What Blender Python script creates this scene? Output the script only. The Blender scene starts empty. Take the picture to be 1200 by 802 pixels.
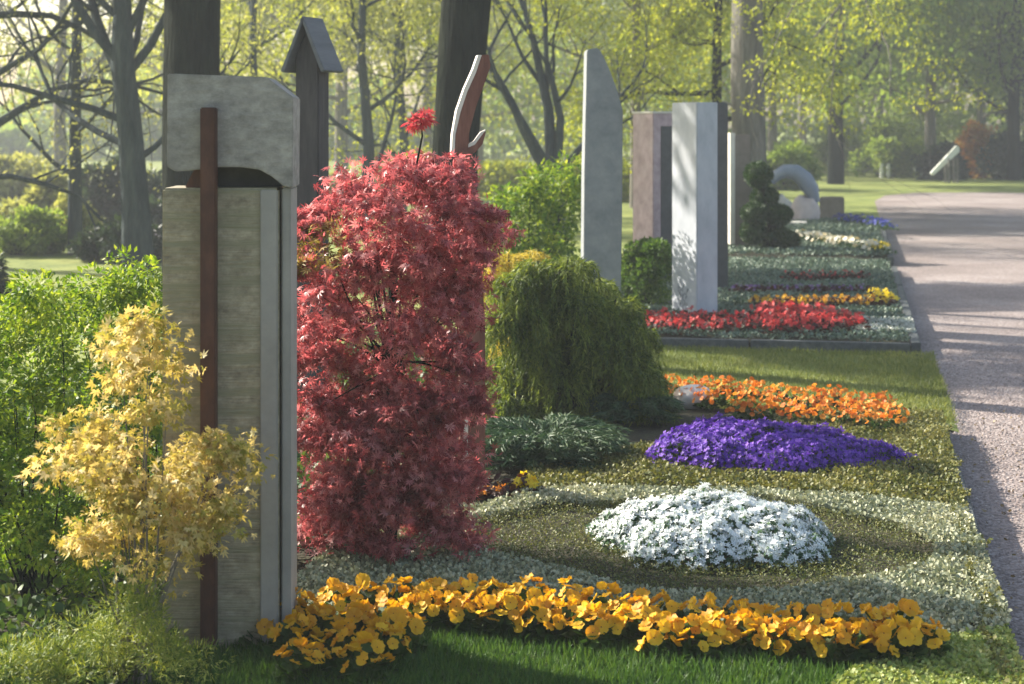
import bpy, math, random
import numpy as np
from mathutils import Vector

S = bpy.context.scene
C = S.collection
PI = math.pi
R = math.radians

# ---------------------------------------------------------------- camera
F, CX, HY, H = 2000.0, 600.0, 150.0, 1.35      # focal length in photo pixels, principal column, horizon row, eye height
cam = bpy.data.cameras.new('camera'); co = bpy.data.objects.new('camera', cam); C.objects.link(co)
co.location = (0, 0, H); co.rotation_euler = (PI/2, 0, 0)
cam.sensor_width = 36; cam.lens = 60; cam.shift_y = -(401-HY)/1200
cam.clip_start = .05; cam.clip_end = 2000
cam.dof.use_dof = True; cam.dof.focus_distance = 5.5; cam.dof.aperture_fstop = 5.6
S.camera = co

# ---------------------------------------------------------------- world and sun
SUN_AZ, SUN_EL = R(-58), R(31)
w = bpy.data.worlds.new('World'); S.world = w; w.use_nodes = True
nt = w.node_tree; nt.nodes.clear()
sky = nt.nodes.new('ShaderNodeTexSky'); sky.sky_type = 'NISHITA'; sky.sun_disc = False
sky.sun_elevation = SUN_EL; sky.sun_rotation = SUN_AZ; sky.dust_density = 2.2; sky.air_density = 1.2; sky.ozone_density = 1
bg = nt.nodes.new('ShaderNodeBackground'); bg.inputs[1].default_value = .085
wo = nt.nodes.new('ShaderNodeOutputWorld')
nt.links.new(sky.outputs[0], bg.inputs[0]); nt.links.new(bg.outputs[0], wo.inputs[0])
sl = bpy.data.lights.new('sun', 'SUN'); sl.energy = 5.0; sl.angle = R(.6); sl.color = (1, .93, .80)
so = bpy.data.objects.new('sun', sl); C.objects.link(so)
sd = Vector((math.sin(SUN_AZ)*math.cos(SUN_EL), math.cos(SUN_AZ)*math.cos(SUN_EL), math.sin(SUN_EL)))
so.rotation_euler = sd.to_track_quat('Z', 'Y').to_euler()
S.view_settings.view_transform = 'Standard'; S.view_settings.look = 'None'
S.view_settings.exposure = 1.5; S.view_settings.gamma = 1
S.render.engine = 'CYCLES'
S.cycles.use_denoising = True
S.cycles.max_bounces = 7; S.cycles.diffuse_bounces = 3; S.cycles.transmission_bounces = 5; S.cycles.volume_bounces = 0
S.cycles.glossy_bounces = 2; S.cycles.transparent_max_bounces = 6
S.cycles.sample_clamp_indirect = 6

# ---------------------------------------------------------------- helpers
def P3(px, py, d):                       # pixel of the photo at distance d -> point
    return np.array([(px-CX)/F*d, d, H-(py-HY)/F*d])
def G(px, py, z=0.0):                    # pixel of the photo on the level z -> point
    d = F*(H-z)/(py-HY); return np.array([(px-CX)/F*d, d, z])
U = np.array([.196, .981]); V_ = np.array([.981, -.196]); O = np.array([2.04, 8.08])
def W(s, t, z=0.0):                      # grave field: s across (0 = path edge), t along the path
    p = O+s*V_+t*U; return np.array([p[0], p[1], z])
def rng(seed): return np.random.default_rng(seed)

def link(name, me, mats, parent=None):
    o = bpy.data.objects.new(name, me)
    for m in (mats if isinstance(mats, (list, tuple)) else [mats]): me.materials.append(m)
    C.objects.link(o)
    if parent is not None: o.parent = parent
    return o
def tag(o, label=None, cat=None, group=None, kind=None):
    if label: o['label'] = label
    if cat: o['category'] = cat
    if group: o['group'] = group
    if kind: o['kind'] = kind
    return o
def empty(name, loc, label, cat, group=None, rz=0):
    o = bpy.data.objects.new(name, None); C.objects.link(o); o.location = [float(c) for c in loc]; o.rotation_euler = (0, 0, rz)
    o.empty_display_size = .1
    return tag(o, label, cat, group)

def raw_mesh(name, V, loops, starts, mat_idx=None, smooth=False):
    me = bpy.data.meshes.new(name)
    me.vertices.add(len(V)); me.vertices.foreach_set('co', np.ascontiguousarray(V, dtype=np.float32).ravel())
    me.loops.add(len(loops)); me.loops.foreach_set('vertex_index', np.ascontiguousarray(loops, dtype=np.int32))
    me.polygons.add(len(starts)); me.polygons.foreach_set('loop_start', np.ascontiguousarray(starts, dtype=np.int32))
    if mat_idx is not None: me.polygons.foreach_set('material_index', np.ascontiguousarray(mat_idx, dtype=np.int32))
    if smooth: me.polygons.foreach_set('use_smooth', np.ones(len(starts), dtype=bool))
    me.update(calc_edges=True); me.validate(verbose=False)
    return me

def norm(a): return a/np.maximum(np.linalg.norm(a, axis=-1, keepdims=True), 1e-9)

class Tpl:
    def __init__(s, v, f, mi=None):
        s.v = np.array(v, float); s.f = f; s.mi = mi or [0]*len(f)
        s.loops = np.array([i for q in f for i in q]); L = [len(q) for q in f]
        s.starts = np.concatenate([[0], np.cumsum(L)[:-1]])
def scatter(name, tpl, P, A, N, size, smooth=False, bend=None):
    """one mesh of many small copies of tpl: y along A, z along N"""
    P = np.asarray(P, float); n = len(P)
    A = norm(np.asarray(A, float)); N = np.asarray(N, float)
    X = norm(np.cross(A, N)); Z = np.cross(X, A)
    sz = np.broadcast_to(np.asarray(size, float), (n,))
    T = tpl.v
    V = P[:, None, :]+sz[:, None, None]*(T[None, :, 0, None]*X[:, None, :]+T[None, :, 1, None]*A[:, None, :]+T[None, :, 2, None]*Z[:, None, :])
    k, nl = len(T), len(tpl.loops)
    loops = (tpl.loops[None, :]+(np.arange(n)*k)[:, None]).ravel()
    starts = (tpl.starts[None, :]+(np.arange(n)*nl)[:, None]).ravel()
    mi = np.tile(np.array(tpl.mi), n)
    return raw_mesh(name, V.reshape(-1, 3), loops, starts, mi, smooth)

LEAF = Tpl([(0, 0, 0), (.26, .42, .06), (0, 1, -.08), (-.26, .42, .06)], [(0, 1, 2), (0, 2, 3)])
ROUND = Tpl([(0, 0, 0), (.38, .3, .05), (.36, .72, .03), (0, 1, -.05), (-.36, .72, .03), (-.38, .3, .05)], [(0, 1, 2, 3), (0, 3, 4, 5)])
BLADE = Tpl([(-.06, 0, 0), (.06, 0, 0), (.045, .5, .04), (0, 1, .2), (-.045, .5, .04)], [(0, 1, 2, 4), (4, 2, 3)])
NEEDLE = Tpl([(-.10, 0, 0), (.10, 0, 0), (0, 1, .05)], [(0, 1, 2)])
def lobed(n, spread, wid):
    v = [(0, 0, 0)]; f = []
    for i in range(n):
        a = (i-(n-1)/2)/((n-1)/2)*spread; L = 1-.42*abs(i-(n-1)/2)/((n-1)/2)
        c, s = math.cos(a), math.sin(a)
        def q(x, y, z): return (x*c+y*s, -x*s+y*c, z)
        k = len(v)
        v += [q(wid, .45*L, .03), q(0, L, -.12), q(-wid, .45*L, .03)]
        f.append((0, k, k+1, k+2))
    return Tpl(v, f)
PALM7 = lobed(7, 2.0, .085)
PALM5 = lobed(5, 1.5, .13)
def blossom(np_, wid, cup, eye=.16, ruff=0.0, seed=0):
    v = []; f = []; mi = []
    rr = random.Random(seed)
    for i in range(np_):
        a = 2*PI*i/np_; c, s = math.cos(a), math.sin(a)
        def q(x, y, z): return (x*c+y*s, -x*s+y*c, z+rr.uniform(-ruff, ruff))
        k = len(v); lift = .02*(i % 2)
        v += [(0, 0, lift), q(wid*.5, .25, .05+lift), q(wid, .62, cup*.5+lift), q(wid*.72, .95, cup+lift), q(0, 1.02, cup*.8+lift), q(-wid*.72, .95, cup+lift), q(-wid, .62, cup*.5+lift), q(-wid*.5, .25, .05+lift), q(0, .6, cup*.3+lift)]
        f += [(k, k+1, k+8, k+7), (k+1, k+2, k+3, k+8), (k+8, k+3, k+4), (k+8, k+4, k+5), (k+7, k+8, k+5, k+6)]; mi += [0]*5
    k = len(v)
    for j in range(6):
        a = 2*PI*j/6; v.append((eye*math.cos(a), eye*math.sin(a), .07))
    v.append((0, 0, .11))
    for j in range(6): f.append((k+j, k+(j+1) % 6, k+6)); mi.append(1)
    return Tpl(v, f, mi)
BLOOM5 = blossom(5, .60, .10, ruff=.07)
def tiny(n):
    v = [(0, 0, .02)]; f = []
    for i in range(n):
        a = 2*PI*i/n; b = PI/n*.8
        k = len(v); v += [(.6*math.sin(a-b), .6*math.cos(a-b), .06), (math.sin(a), math.cos(a), .16), (.6*math.sin(a+b), .6*math.cos(a+b), .06)]
        f.append((0, k, k+1, k+2))
    return Tpl(v, f)
TINY4, TINY5 = tiny(4), tiny(5)

# -- solids
def box_mesh(name, sx, sy, sz, bev=.006, z0=0):
    import bmesh
    bm = bmesh.new(); bmesh.ops.create_cube(bm, size=1)
    for v in bm.verts: v.co = Vector((v.co.x*sx, v.co.y*sy, (v.co.z+.5)*sz+z0))
    if bev: bmesh.ops.bevel(bm, geom=bm.edges[:], offset=bev, segments=2, affect='EDGES')
    me = bpy.data.meshes.new(name); bm.to_mesh(me); bm.free(); return me
def prism_mesh(name, pts, depth, bev=.004, plane='XZ'):
    """pts = outline (x,z) counter-clockwise, extruded along y by depth, centred"""
    import bmesh
    bm = bmesh.new()
    a = [bm.verts.new((x, -depth/2, z) if plane == 'XZ' else (x, z, -depth/2)) for x, z in pts]
    b = [bm.verts.new((x, depth/2, z) if plane == 'XZ' else (x, z, depth/2)) for x, z in pts]
    n = len(pts)
    bm.faces.new(a); bm.faces.new(b[::-1])
    for i in range(n): bm.faces.new((a[(i+1) % n], a[i], b[i], b[(i+1) % n]))
    bmesh.ops.recalc_face_normals(bm, faces=bm.faces[:])
    if bev: bmesh.ops.bevel(bm, geom=[e for e in bm.edges if e.calc_face_angle(0) > .35], offset=bev, segments=2, affect='EDGES')
    bmesh.ops.triangulate(bm, faces=[f for f in bm.faces if len(f.verts) > 4])
    me = bpy.data.meshes.new(name); bm.to_mesh(me); bm.free(); return me
def blob_mesh(name, rx, ry, rz, seed=0, rough=.15, sub=3, freq=2.0, flat=-1.0):
    import bmesh
    from mathutils import noise
    bm = bmesh.new(); bmesh.ops.create_icosphere(bm, subdivisions=sub, radius=1)
    for v in bm.verts:
        n = noise.noise(v.co*freq+Vector((seed*7.3, seed, 0)))+.5*noise.noise(v.co*freq*2.3+Vector((seed, 3, 1)))
        c = v.co*(1+rough*n); c.z = max(c.z, flat)
        v.co = Vector((c.x*rx, c.y*ry, c.z*rz))
    for f in bm.faces: f.smooth = True
    me = bpy.data.meshes.new(name); bm.to_mesh(me); bm.free(); return me

class Tubes:
    def __init__(s): s.V = []; s.L = []; s.St = []; s.n = 0; s.nl = 0
    def add(s, pts, radii, sides=6, rough=0):
        pts = np.asarray(pts, float); m = len(pts)
        T = np.gradient(pts, axis=0); T = norm(T)
        ref = np.array([0, 0, 1.]) if abs(T[0][2]) < .9 else np.array([1., 0, 0])
        X = norm(np.cross(T, ref)); Y = np.cross(T, X)
        a = np.linspace(0, 2*PI, sides, endpoint=False)
        rr = np.asarray(radii)[:, None]*np.ones(sides)[None, :]
        if rough:
            rr = rr*(1+rough*np.sin(a*3+pts[:, 2:3]*1.3)+rough*.6*np.sin(a*5+pts[:, 2:3]*2.1+1))
        ring = pts[:, None, :]+rr[..., None]*(np.cos(a)[None, :, None]*X[:, None, :]+np.sin(a)[None, :, None]*Y[:, None, :])
        s.V.append(ring.reshape(-1, 3))
        i = np.arange(m-1)[:, None]*sides; j = np.arange(sides)[None, :]; j2 = (j+1) % sides
        q = np.stack([i+j, i+j2, i+sides+j2, i+sides+j], -1).reshape(-1, 4)+s.n
        s.L.append(q.ravel()); s.St.append(np.arange(len(q))*4+s.nl)
        s.nl += len(q)*4; s.n += m*sides
    def mesh(s, name): return raw_mesh(name, np.concatenate(s.V), np.concatenate(s.L), np.concatenate(s.St), None, True)

# ---------------------------------------------------------------- materials
def mat(name):
    m = bpy.data.materials.new(name); m.use_nodes = True; t = m.node_tree; t.nodes.clear()
    out = t.nodes.new('ShaderNodeOutputMaterial'); return m, t, out
def ramp(t, fac, cols, pos=None):
    r = t.nodes.new('ShaderNodeValToRGB'); el = r.color_ramp.elements
    pos = pos or [i/(len(cols)-1) for i in range(len(cols))]
    el[0].position = pos[0]; el[0].color = (*cols[0], 1); el[1].position = pos[-1]; el[1].color = (*cols[-1], 1)
    for c, p in list(zip(cols, pos))[1:-1]:
        e = el.new(p); e.color = (*c, 1)
    t.links.new(fac, r.inputs[0]); return r.outputs[0]
def leafmat(name, cols, trans=.45, rough=.55, scale=4.0, hue=.35, tint=(1.25, 1.15, .6), each=0.0):
    """leaf by leaf colour, large-scale drift between clumps, light passing through"""
    m, t, out = mat(name); N = t.nodes.new; Lk = t.links.new
    g = N('ShaderNodeNewGeometry'); tc = N('ShaderNodeTexCoord')
    no = N('ShaderNodeTexNoise'); no.inputs['Scale'].default_value = scale; no.inputs['Detail'].default_value = 2
    Lk(tc.outputs['Object'], no.inputs['Vector'])
    mx = N('ShaderNodeMath'); mx.operation = 'MULTIPLY_ADD'; mx.inputs[1].default_value = 1-hue; mx.inputs[2].default_value = 0
    Lk(g.outputs['Random Per Island'], mx.inputs[0])
    md = N('ShaderNodeMath'); md.operation = 'MULTIPLY_ADD'; md.inputs[1].default_value = hue*1.6; Lk(no.outputs[0], md.inputs[0]); Lk(mx.outputs[0], md.inputs[2])
    ms = N('ShaderNodeMath'); ms.operation = 'SUBTRACT'; ms.inputs[1].default_value = hue*.3; ms.use_clamp = True; Lk(md.outputs[0], ms.inputs[0])
    fac = ms.outputs[0]
    if each:
        oi = N('ShaderNodeObjectInfo'); me_ = N('ShaderNodeMath'); me_.operation = 'MULTIPLY_ADD'; me_.inputs[1].default_value = each; Lk(oi.outputs['Random'], me_.inputs[0])
        m2 = N('ShaderNodeMath'); m2.operation = 'MULTIPLY'; m2.inputs[1].default_value = 1-each; Lk(ms.outputs[0], m2.inputs[0]); Lk(m2.outputs[0], me_.inputs[2]); fac = me_.outputs[0]
    col = ramp(t, fac, cols)
    b = N('ShaderNodeBsdfPrincipled'); b.inputs['Roughness'].default_value = rough; b.inputs['Specular IOR Level'].default_value = .35
    Lk(col, b.inputs['Base Color'])
    tr = N('ShaderNodeBsdfTranslucent'); mu = N('ShaderNodeMix'); mu.data_type = 'RGBA'; mu.blend_type = 'MULTIPLY'; mu.inputs[0].default_value = 1
    mu.clamp_result = False; mu.inputs[7].default_value = (*tint, 1); Lk(col, mu.inputs[6]); Lk(mu.outputs[2], tr.inputs[0])
    s = N('ShaderNodeMixShader'); s.inputs[0].default_value = trans; Lk(b.outputs[0], s.inputs[1]); Lk(tr.outputs[0], s.inputs[2])
    Lk(s.outputs[0], out.inputs[0]); return m
def solid(name, cols, scale=8.0, rough=.8, bump=.3, bscale=60.0, detail=6, stretch=(1, 1, 1), coord='Object', bdist=.004, pos=None, spec=.4, blotch=None, cstretch=None):
    m, t, out = mat(name); N = t.nodes.new; Lk = t.links.new
    tc = N('ShaderNodeTexCoord'); mp = N('ShaderNodeMapping'); mp.inputs['Scale'].default_value = stretch; Lk(tc.outputs[coord], mp.inputs[0])
    no = N('ShaderNodeTexNoise'); no.inputs['Scale'].default_value = scale; no.inputs['Detail'].default_value = detail; no.inputs['Roughness'].default_value = .72
    mc = N('ShaderNodeMapping'); mc.inputs['Scale'].default_value = cstretch or stretch; Lk(tc.outputs[coord], mc.inputs[0]); Lk(mc.outputs[0], no.inputs['Vector'])
    col = ramp(t, no.outputs[0], cols, pos or [.3+.4*i/(len(cols)-1) for i in range(len(cols))])
    if blotch:
        n3 = N('ShaderNodeTexNoise'); n3.inputs['Scale'].default_value = blotch[1]; n3.inputs['Detail'].default_value = 4; Lk(mp.outputs[0], n3.inputs['Vector'])
        mr = N('ShaderNodeMapRange'); mr.inputs[1].default_value = .48; mr.inputs[2].default_value = .66; Lk(n3.outputs[0], mr.inputs[0])
        mi = N('ShaderNodeMix'); mi.data_type = 'RGBA'; Lk(mr.outputs[0], mi.inputs[0]); Lk(col, mi.inputs[6]); mi.inputs[7].default_value = (*blotch[0], 1); col = mi.outputs[2]
    b = N('ShaderNodeBsdfPrincipled'); b.inputs['Roughness'].default_value = rough; b.inputs['Specular IOR Level'].default_value = spec; Lk(col, b.inputs['Base Color'])
    n2 = N('ShaderNodeTexNoise'); n2.inputs['Scale'].default_value = bscale; n2.inputs['Detail'].default_value = 5; Lk(mp.outputs[0], n2.inputs['Vector'])
    bp = N('ShaderNodeBump'); bp.inputs['Strength'].default_value = bump; bp.inputs['Distance'].default_value = bdist; Lk(n2.outputs[0], bp.inputs['Height']); Lk(bp.outputs[0], b.inputs['Normal'])
    Lk(b.outputs[0], out.inputs[0]); return m

M = {}
M['lawn'] = solid('lawn_turf', [(.10, .14, .03), (.20, .24, .05), (.34, .35, .09)], scale=1.2, rough=.95, bump=1, bscale=40, bdist=.03, coord='Object')
M['soil'] = solid('bed_soil', [(.018, .014, .008), (.04, .035, .016), (.05, .06, .02)], scale=9, rough=.95, bump=1, bscale=60, bdist=.02)
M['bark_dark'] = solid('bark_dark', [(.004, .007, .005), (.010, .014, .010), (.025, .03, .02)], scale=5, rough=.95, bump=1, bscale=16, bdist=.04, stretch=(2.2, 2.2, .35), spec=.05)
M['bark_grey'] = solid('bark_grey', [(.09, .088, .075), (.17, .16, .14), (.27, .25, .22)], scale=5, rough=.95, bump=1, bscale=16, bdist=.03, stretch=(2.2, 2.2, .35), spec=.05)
M['bark_blue'] = solid('bark_bluegrey', [(.02, .03, .034), (.045, .058, .062), (.085, .10, .095)], scale=5, rough=.95, bump=1, bscale=16, bdist=.03, stretch=(2.2, 2.2, .35), spec=.05)
M['kerb'] = solid('kerb_granite', [(.035, .04, .042), (.07, .078, .08), (.12, .13, .125)], scale=25, rough=.7, bump=.4, bscale=120, bdist=.003)

def gravel():
    m, t, out = mat('path_gravel'); N = t.nodes.new; Lk = t.links.new
    tc = N('ShaderNodeTexCoord')
    v = N('ShaderNodeTexVoronoi'); v.inputs['Scale'].default_value = 75; Lk(tc.outputs['Object'], v.inputs['Vector'])
    n = N('ShaderNodeTexNoise'); n.inputs['Scale'].default_value = .8; n.inputs['Detail'].default_value = 7; Lk(tc.outputs['Object'], n.inputs['Vector'])
    sep = N('ShaderNodeSeparateColor'); Lk(v.outputs['Color'], sep.inputs[0])
    ad = N('ShaderNodeMath'); ad.operation = 'MULTIPLY_ADD'; ad.inputs[1].default_value = .42; Lk(sep.outputs[0], ad.inputs[0])
    mm = N('ShaderNodeMath'); mm.operation = 'MULTIPLY'; mm.inputs[1].default_value = .75; Lk(n.outputs[0], mm.inputs[0]); Lk(mm.outputs[0], ad.inputs[2])
    col = ramp(t, ad.outputs[0], [(.10, .078, .072), (.22, .175, .162), (.32, .265, .25), (.46, .41, .39)], [.2, .5, .72, .95])
    b = N('ShaderNodeBsdfPrincipled'); b.inputs['Roughness'].default_value = .9; Lk(col, b.inputs['Base Color'])
    bp = N('ShaderNodeBump'); bp.inputs['Strength'].default_value = .9; bp.inputs['Distance'].default_value = .008; bp.invert = True
    Lk(v.outputs['Distance'], bp.inputs['Height']); Lk(bp.outputs[0], b.inputs['Normal']); Lk(b.outputs[0], out.inputs[0]); return m
M['gravel'] = gravel()
M['road'] = solid('road_asphalt', [(.05, .047, .06), (.085, .08, .10)], scale=3, rough=.9, bump=.5, bscale=90, bdist=.01)

# ---------------------------------------------------------------- the ground
def sheet(name, pts, z, m, kind='structure', sub=None):
    me = bpy.data.meshes.new(name); me.from_pydata([(float(p[0]), float(p[1]), z) for p in pts], [], [tuple(range(len(pts)))]); me.update()
    return tag(link(name, me, m), kind=kind)
sheet('ground', [(-300, -40), (300, -40), (300, 500), (-300, 500)], -.10, M['lawn'])
path_pts = [W(.0, -12), W(5, -12), W(6, 20), W(9, 27), W(9, 31), W(2.2, 31.2), W(.9, 30.6), W(.25, 29.0), W(.0, 26)]
sheet('path', path_pts, -.094, M['gravel'])
sheet('side_road', [(-40, 24), (-4.4, 22), (-4.4, 25), (-40, 27.5)], -.094, M['road'])
def bed(name, s0, s1, t0, t1, z=-.012):
    import bmesh
    bm = bmesh.new(); n = 24
    lo = [[bm.verts.new(W(s0+(s1-s0)*i/n, t0+(t1-t0)*j/n, z+.006*math.sin(i*2.1+j)*math.cos(j*1.7) if 0 < i < n and 0 < j < n else z-.004)) for i in range(n+1)] for j in range(n+1)]
    for j in range(n):
        for i in range(n): bm.faces.new((lo[j][i], lo[j][i+1], lo[j+1][i+1], lo[j+1][i]))
    cs = [(0, 0), (n, 0), (n, n), (0, n)]
    per = [(i, 0) for i in range(n)]+[(n, j) for j in range(n)]+[(n-i, n) for i in range(n)]+[(0, n-j) for j in range(n)]
    dn = [bm.verts.new((lo[j][i].co.x, lo[j][i].co.y, -.14)) for i, j in per]
    for k in range(len(per)):
        i, j = per[k]; i2, j2 = per[(k+1) % len(per)]
        bm.faces.new((lo[j2][i2], lo[j][i], dn[k], dn[(k+1) % len(per)]))
    bmesh.ops.recalc_face_normals(bm, faces=bm.faces[:])
    me = bpy.data.meshes.new(name); bm.to_mesh(me); bm.free()
    return tag(link(name, me, M['soil']), kind='structure')
bed('bed_ground', -3.6, -.062, -6.5, .02)
bed('bed_ground', -2.7, -.062, 2.62, 9.4)
bed('bed_ground', -2.7, -.062, 9.9, 17)
# the mown strip between the beds, a low sward with rounded shoulders
def strip(name, s0, s1, t0, t1, z0, z1, m):
    vs = []; fs = []; ns, nt_ = 30, 12
    for j in range(nt_+1):
        for i in range(ns+1):
            a, b = i/ns, j/nt_
            k = min(1, min((1-a)*14, b*8+.5, (1-b)*8+.5))
            vs.append(tuple(W(s0+(s1-s0)*a, t0+(t1-t0)*b, z0+(z1-z0)*math.sin(k*PI/2))))
    for j in range(nt_):
        for i in range(ns): k = j*(ns+1)+i; fs.append((k, k+1, k+ns+2, k+ns+1))
    me = bpy.data.meshes.new(name); me.from_pydata(vs, [], fs); me.update()
    return tag(link(name, me, m), kind='structure')
strip('lawn_strip', -4, .10, .02, 2.55, -.10, -.045, M['lawn'])

# kerb stones
kerb_me = box_mesh('kerb_stone', .06, .985, .15, .005, -.145)
yaw = -math.atan2(U[0], U[1])
def kerbs(s, ts, label, grp, alongs=False):
    for ki, t_ in enumerate(ts):
        o = bpy.data.objects.new('kerb_stone', kerb_me); C.objects.link(o)
        if alongs: o.location = W(t_, s, random.uniform(-.003, .003)); o.rotation_euler = (0, 0, yaw+PI/2)
        else: o.location = W(s, t_, random.uniform(-.003, .003)); o.rotation_euler = (0, 0, yaw)
        tag(o, ['first', 'second', 'third', 'fourth', 'fifth', 'sixth', 'seventh'][ki]+' '+label, 'kerb stone', grp)
kerb_me.materials.append(M['kerb'])
random.seed(3)
kerbs(-.03, [-5.5, -4.5, -3.5, -2.5, -1.5, -.5], 'granite kerb stone from the front, between silver groundcover and gravel path', 'kerb stones beside the white cushion bed')
kerbs(-.03, [3.16+i for i in range(6)], 'granite kerb stone from the front, between red flower bed and gravel path', 'kerb stones along the red flower bed')
kerbs(2.59, [-.56-i for i in range(3)], 'granite kerb stone from the path, between mown grass strip and red flowers', 'kerb stones in front of the red flowers', True)
kerbs(-.03, [10.4+i for i in range(7)], 'kerb stone from the front, beside the farthest bed with white blossoms', 'kerb stones along the farthest bed')

# ---------------------------------------------------------------- carpets (nobody could count their leaves)
def inpoly(px, py, poly):
    poly = np.array(poly, float); n = len(poly); ins = np.zeros(len(px), bool)
    for i in range(n):
        x1, y1 = poly[i]; x2, y2 = poly[(i+1) % n]
        c = ((y1 > py) != (y2 > py)) & (px < (x2-x1)*(py-y1)/(y2-y1+1e-12)+x1); ins ^= c
    return ins
def ground_pts(outline, n, seed, holes=(), z=0.0):
    """n random points on level z inside an outline whose corners were read off the photo and laid on the ground"""
    r = rng(seed); W_ = np.array([G(x, y, z)[:2] for x, y in outline]); hs = [np.array([G(x, y, z)[:2] for x, y in h]) for h in holes]
    lo, hi = W_.min(0), W_.max(0); out = []
    got = 0
    while got < n:
        q = r.uniform(lo, hi, (n, 2)); k = inpoly(q[:, 0], q[:, 1], W_)
        for h in hs: k &= ~inpoly(q[:, 0], q[:, 1], h)
        out.append(q[k]); got += k.sum()
        if len(out) > 60: break
    q = np.concatenate(out)[:n]
    return np.column_stack([q, np.full(len(q), z)])
def ell(cx, cy, rx, ry, n=28): return [(cx+rx*math.cos(2*PI*i/n), cy+ry*math.sin(2*PI*i/n)) for i in range(n)]
def wob(p, r, a, f=3.0):
    return a*(np.sin(p[:, 0]*f*2.1+1.3)*np.cos(p[:, 1]*f*1.7)+np.sin(p[:, 0]*f*5.3+p[:, 1]*f*4.1)*.5)
def carpet(name, P, m, label, cat, size, tpl=ROUND, hgt=.02, lift=.0, seed=0, up=.8, hum=.006, kind='stuff', parent=None):
    r = rng(seed+77); n = len(P); P = P.copy()
    P[:, 2] += lift+wob(P, r, hum)+r.uniform(0, hgt, n)
    A = r.normal(size=(n, 3)); A[:, 2] = np.abs(A[:, 2])*up+.15
    N = r.normal(size=(n, 3))*.7; N[:, 2] += 1
    o = link(name, scatter(name, tpl, P, A, N, r.uniform(.6, 1.25, n)*size), m, parent)
    return tag(o, label, cat, kind=kind)

M['silver'] = leafmat('silver_sedum', [(.09, .12, .08), (.25, .28, .18), (.44, .44, .29), (.70, .66, .47)], trans=.15, scale=2.2, hue=.5, tint=(1, 1, .7))
M['olive'] = leafmat('olive_thyme', [(.04, .06, .012), (.11, .13, .03), (.21, .20, .06), (.36, .34, .15)], trans=.25, scale=3.5, hue=.5)
M['brown'] = leafmat('bronze_thyme', [(.04, .065, .015), (.09, .12, .03), (.18, .18, .055), (.15, .20, .06)], trans=.2, scale=5, hue=.5)
M['pale'] = leafmat('pale_green_moss', [(.10, .16, .03), (.22, .30, .07), (.38, .42, .14), (.5, .5, .24)], trans=.25, scale=5, hue=.5)
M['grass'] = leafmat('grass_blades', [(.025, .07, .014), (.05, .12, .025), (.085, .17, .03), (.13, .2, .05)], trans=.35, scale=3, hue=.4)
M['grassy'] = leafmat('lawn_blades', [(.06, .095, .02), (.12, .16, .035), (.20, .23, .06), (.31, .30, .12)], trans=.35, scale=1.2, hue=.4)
M['teal'] = leafmat('teal_groundcover', [(.03, .06, .04), (.08, .125, .09), (.16, .22, .155), (.30, .35, .27)], trans=.15, scale=2, hue=.5, tint=(1, 1, .8))

RING = [(560, 612), (640, 596), (720, 590), (860, 585), (960, 600), (1050, 618), (1098, 645), (1085, 668), (1000, 690), (860, 700), (720, 690), (600, 660), (545, 640)]
silver_out = [(320, 735), (340, 690), (380, 650), (520, 610), (600, 588), (650, 577), (760, 574), (960, 585), (1131, 594), (1180, 716), (1181, 742), (1095, 750), (900, 738), (600, 720)]
carpet('groundcover', ground_pts(silver_out, 62000, 1, [RING]), M['silver'], 'silvery stonecrop carpet circling the bronze ring and white cushion', 'groundcover', .013, hgt=.024, seed=1, hum=.009)
carpet('groundcover', ground_pts(RING, 26000, 2), M['brown'], 'bronze and olive thyme ring around the white flower cushion', 'groundcover', .010, tpl=LEAF, hgt=.018, seed=2)
olive_out = [(600, 582), (620, 548), (780, 520), (1000, 486), (1104, 484), (1131, 593), (960, 584), (760, 573), (650, 576)]
sp_ = rng(15); nn = 5000; tt = sp_.uniform(-4.3, -.02, nn); ss = -.075+.07*sp_.uniform(0, 1, nn)*(.55+.45*np.sin(tt*9)+.3*np.sin(tt*23)); PP = O+ss[:, None]*V_+tt[:, None]*U
carpet('edge_growth', np.column_stack([PP, np.full(nn, .004)]), M['olive'], 'low green growth creeping over the kerb of the near bed', 'groundcover', .012, hgt=.02, seed=15)
carpet('groundcover', ground_pts(olive_out, 40000, 3), M['olive'], 'olive brown thyme carpet around the purple cushion', 'groundcover', .014, hgt=.03, seed=3, hum=.01)
front_out = [(-60, 860), (-60, 760), (200, 740), (330, 715), (900, 736), (1095, 750), (1000, 790), (900, 860)]
gp_ = ground_pts(front_out, 60000, 4)
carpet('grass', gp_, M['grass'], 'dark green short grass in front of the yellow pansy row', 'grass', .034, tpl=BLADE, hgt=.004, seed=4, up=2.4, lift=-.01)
corner_out = [(1095, 750), (1181, 742), (1201, 790), (1230, 870), (900, 870), (1000, 790)]
carpet('groundcover', ground_pts(corner_out, 20000, 5), M['pale'], 'pale yellow green moss carpet in the front corner by the path', 'groundcover', .012, hgt=.02, seed=5)
# mown strip
r = rng(6); n = 70000
s_ = r.uniform(-3.0, .07, n); t_ = r.uniform(.03, 2.52, n)
Pl = O+s_[:, None]*V_+t_[:, None]*U
carpet('grass', np.column_stack([Pl, np.full(n, -.05)]), M['grassy'], 'sunlit mown grass strip between the orange pansies and the far bed', 'grass', .032, tpl=BLADE, hgt=.0, seed=6, up=2.0, hum=.003)

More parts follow.
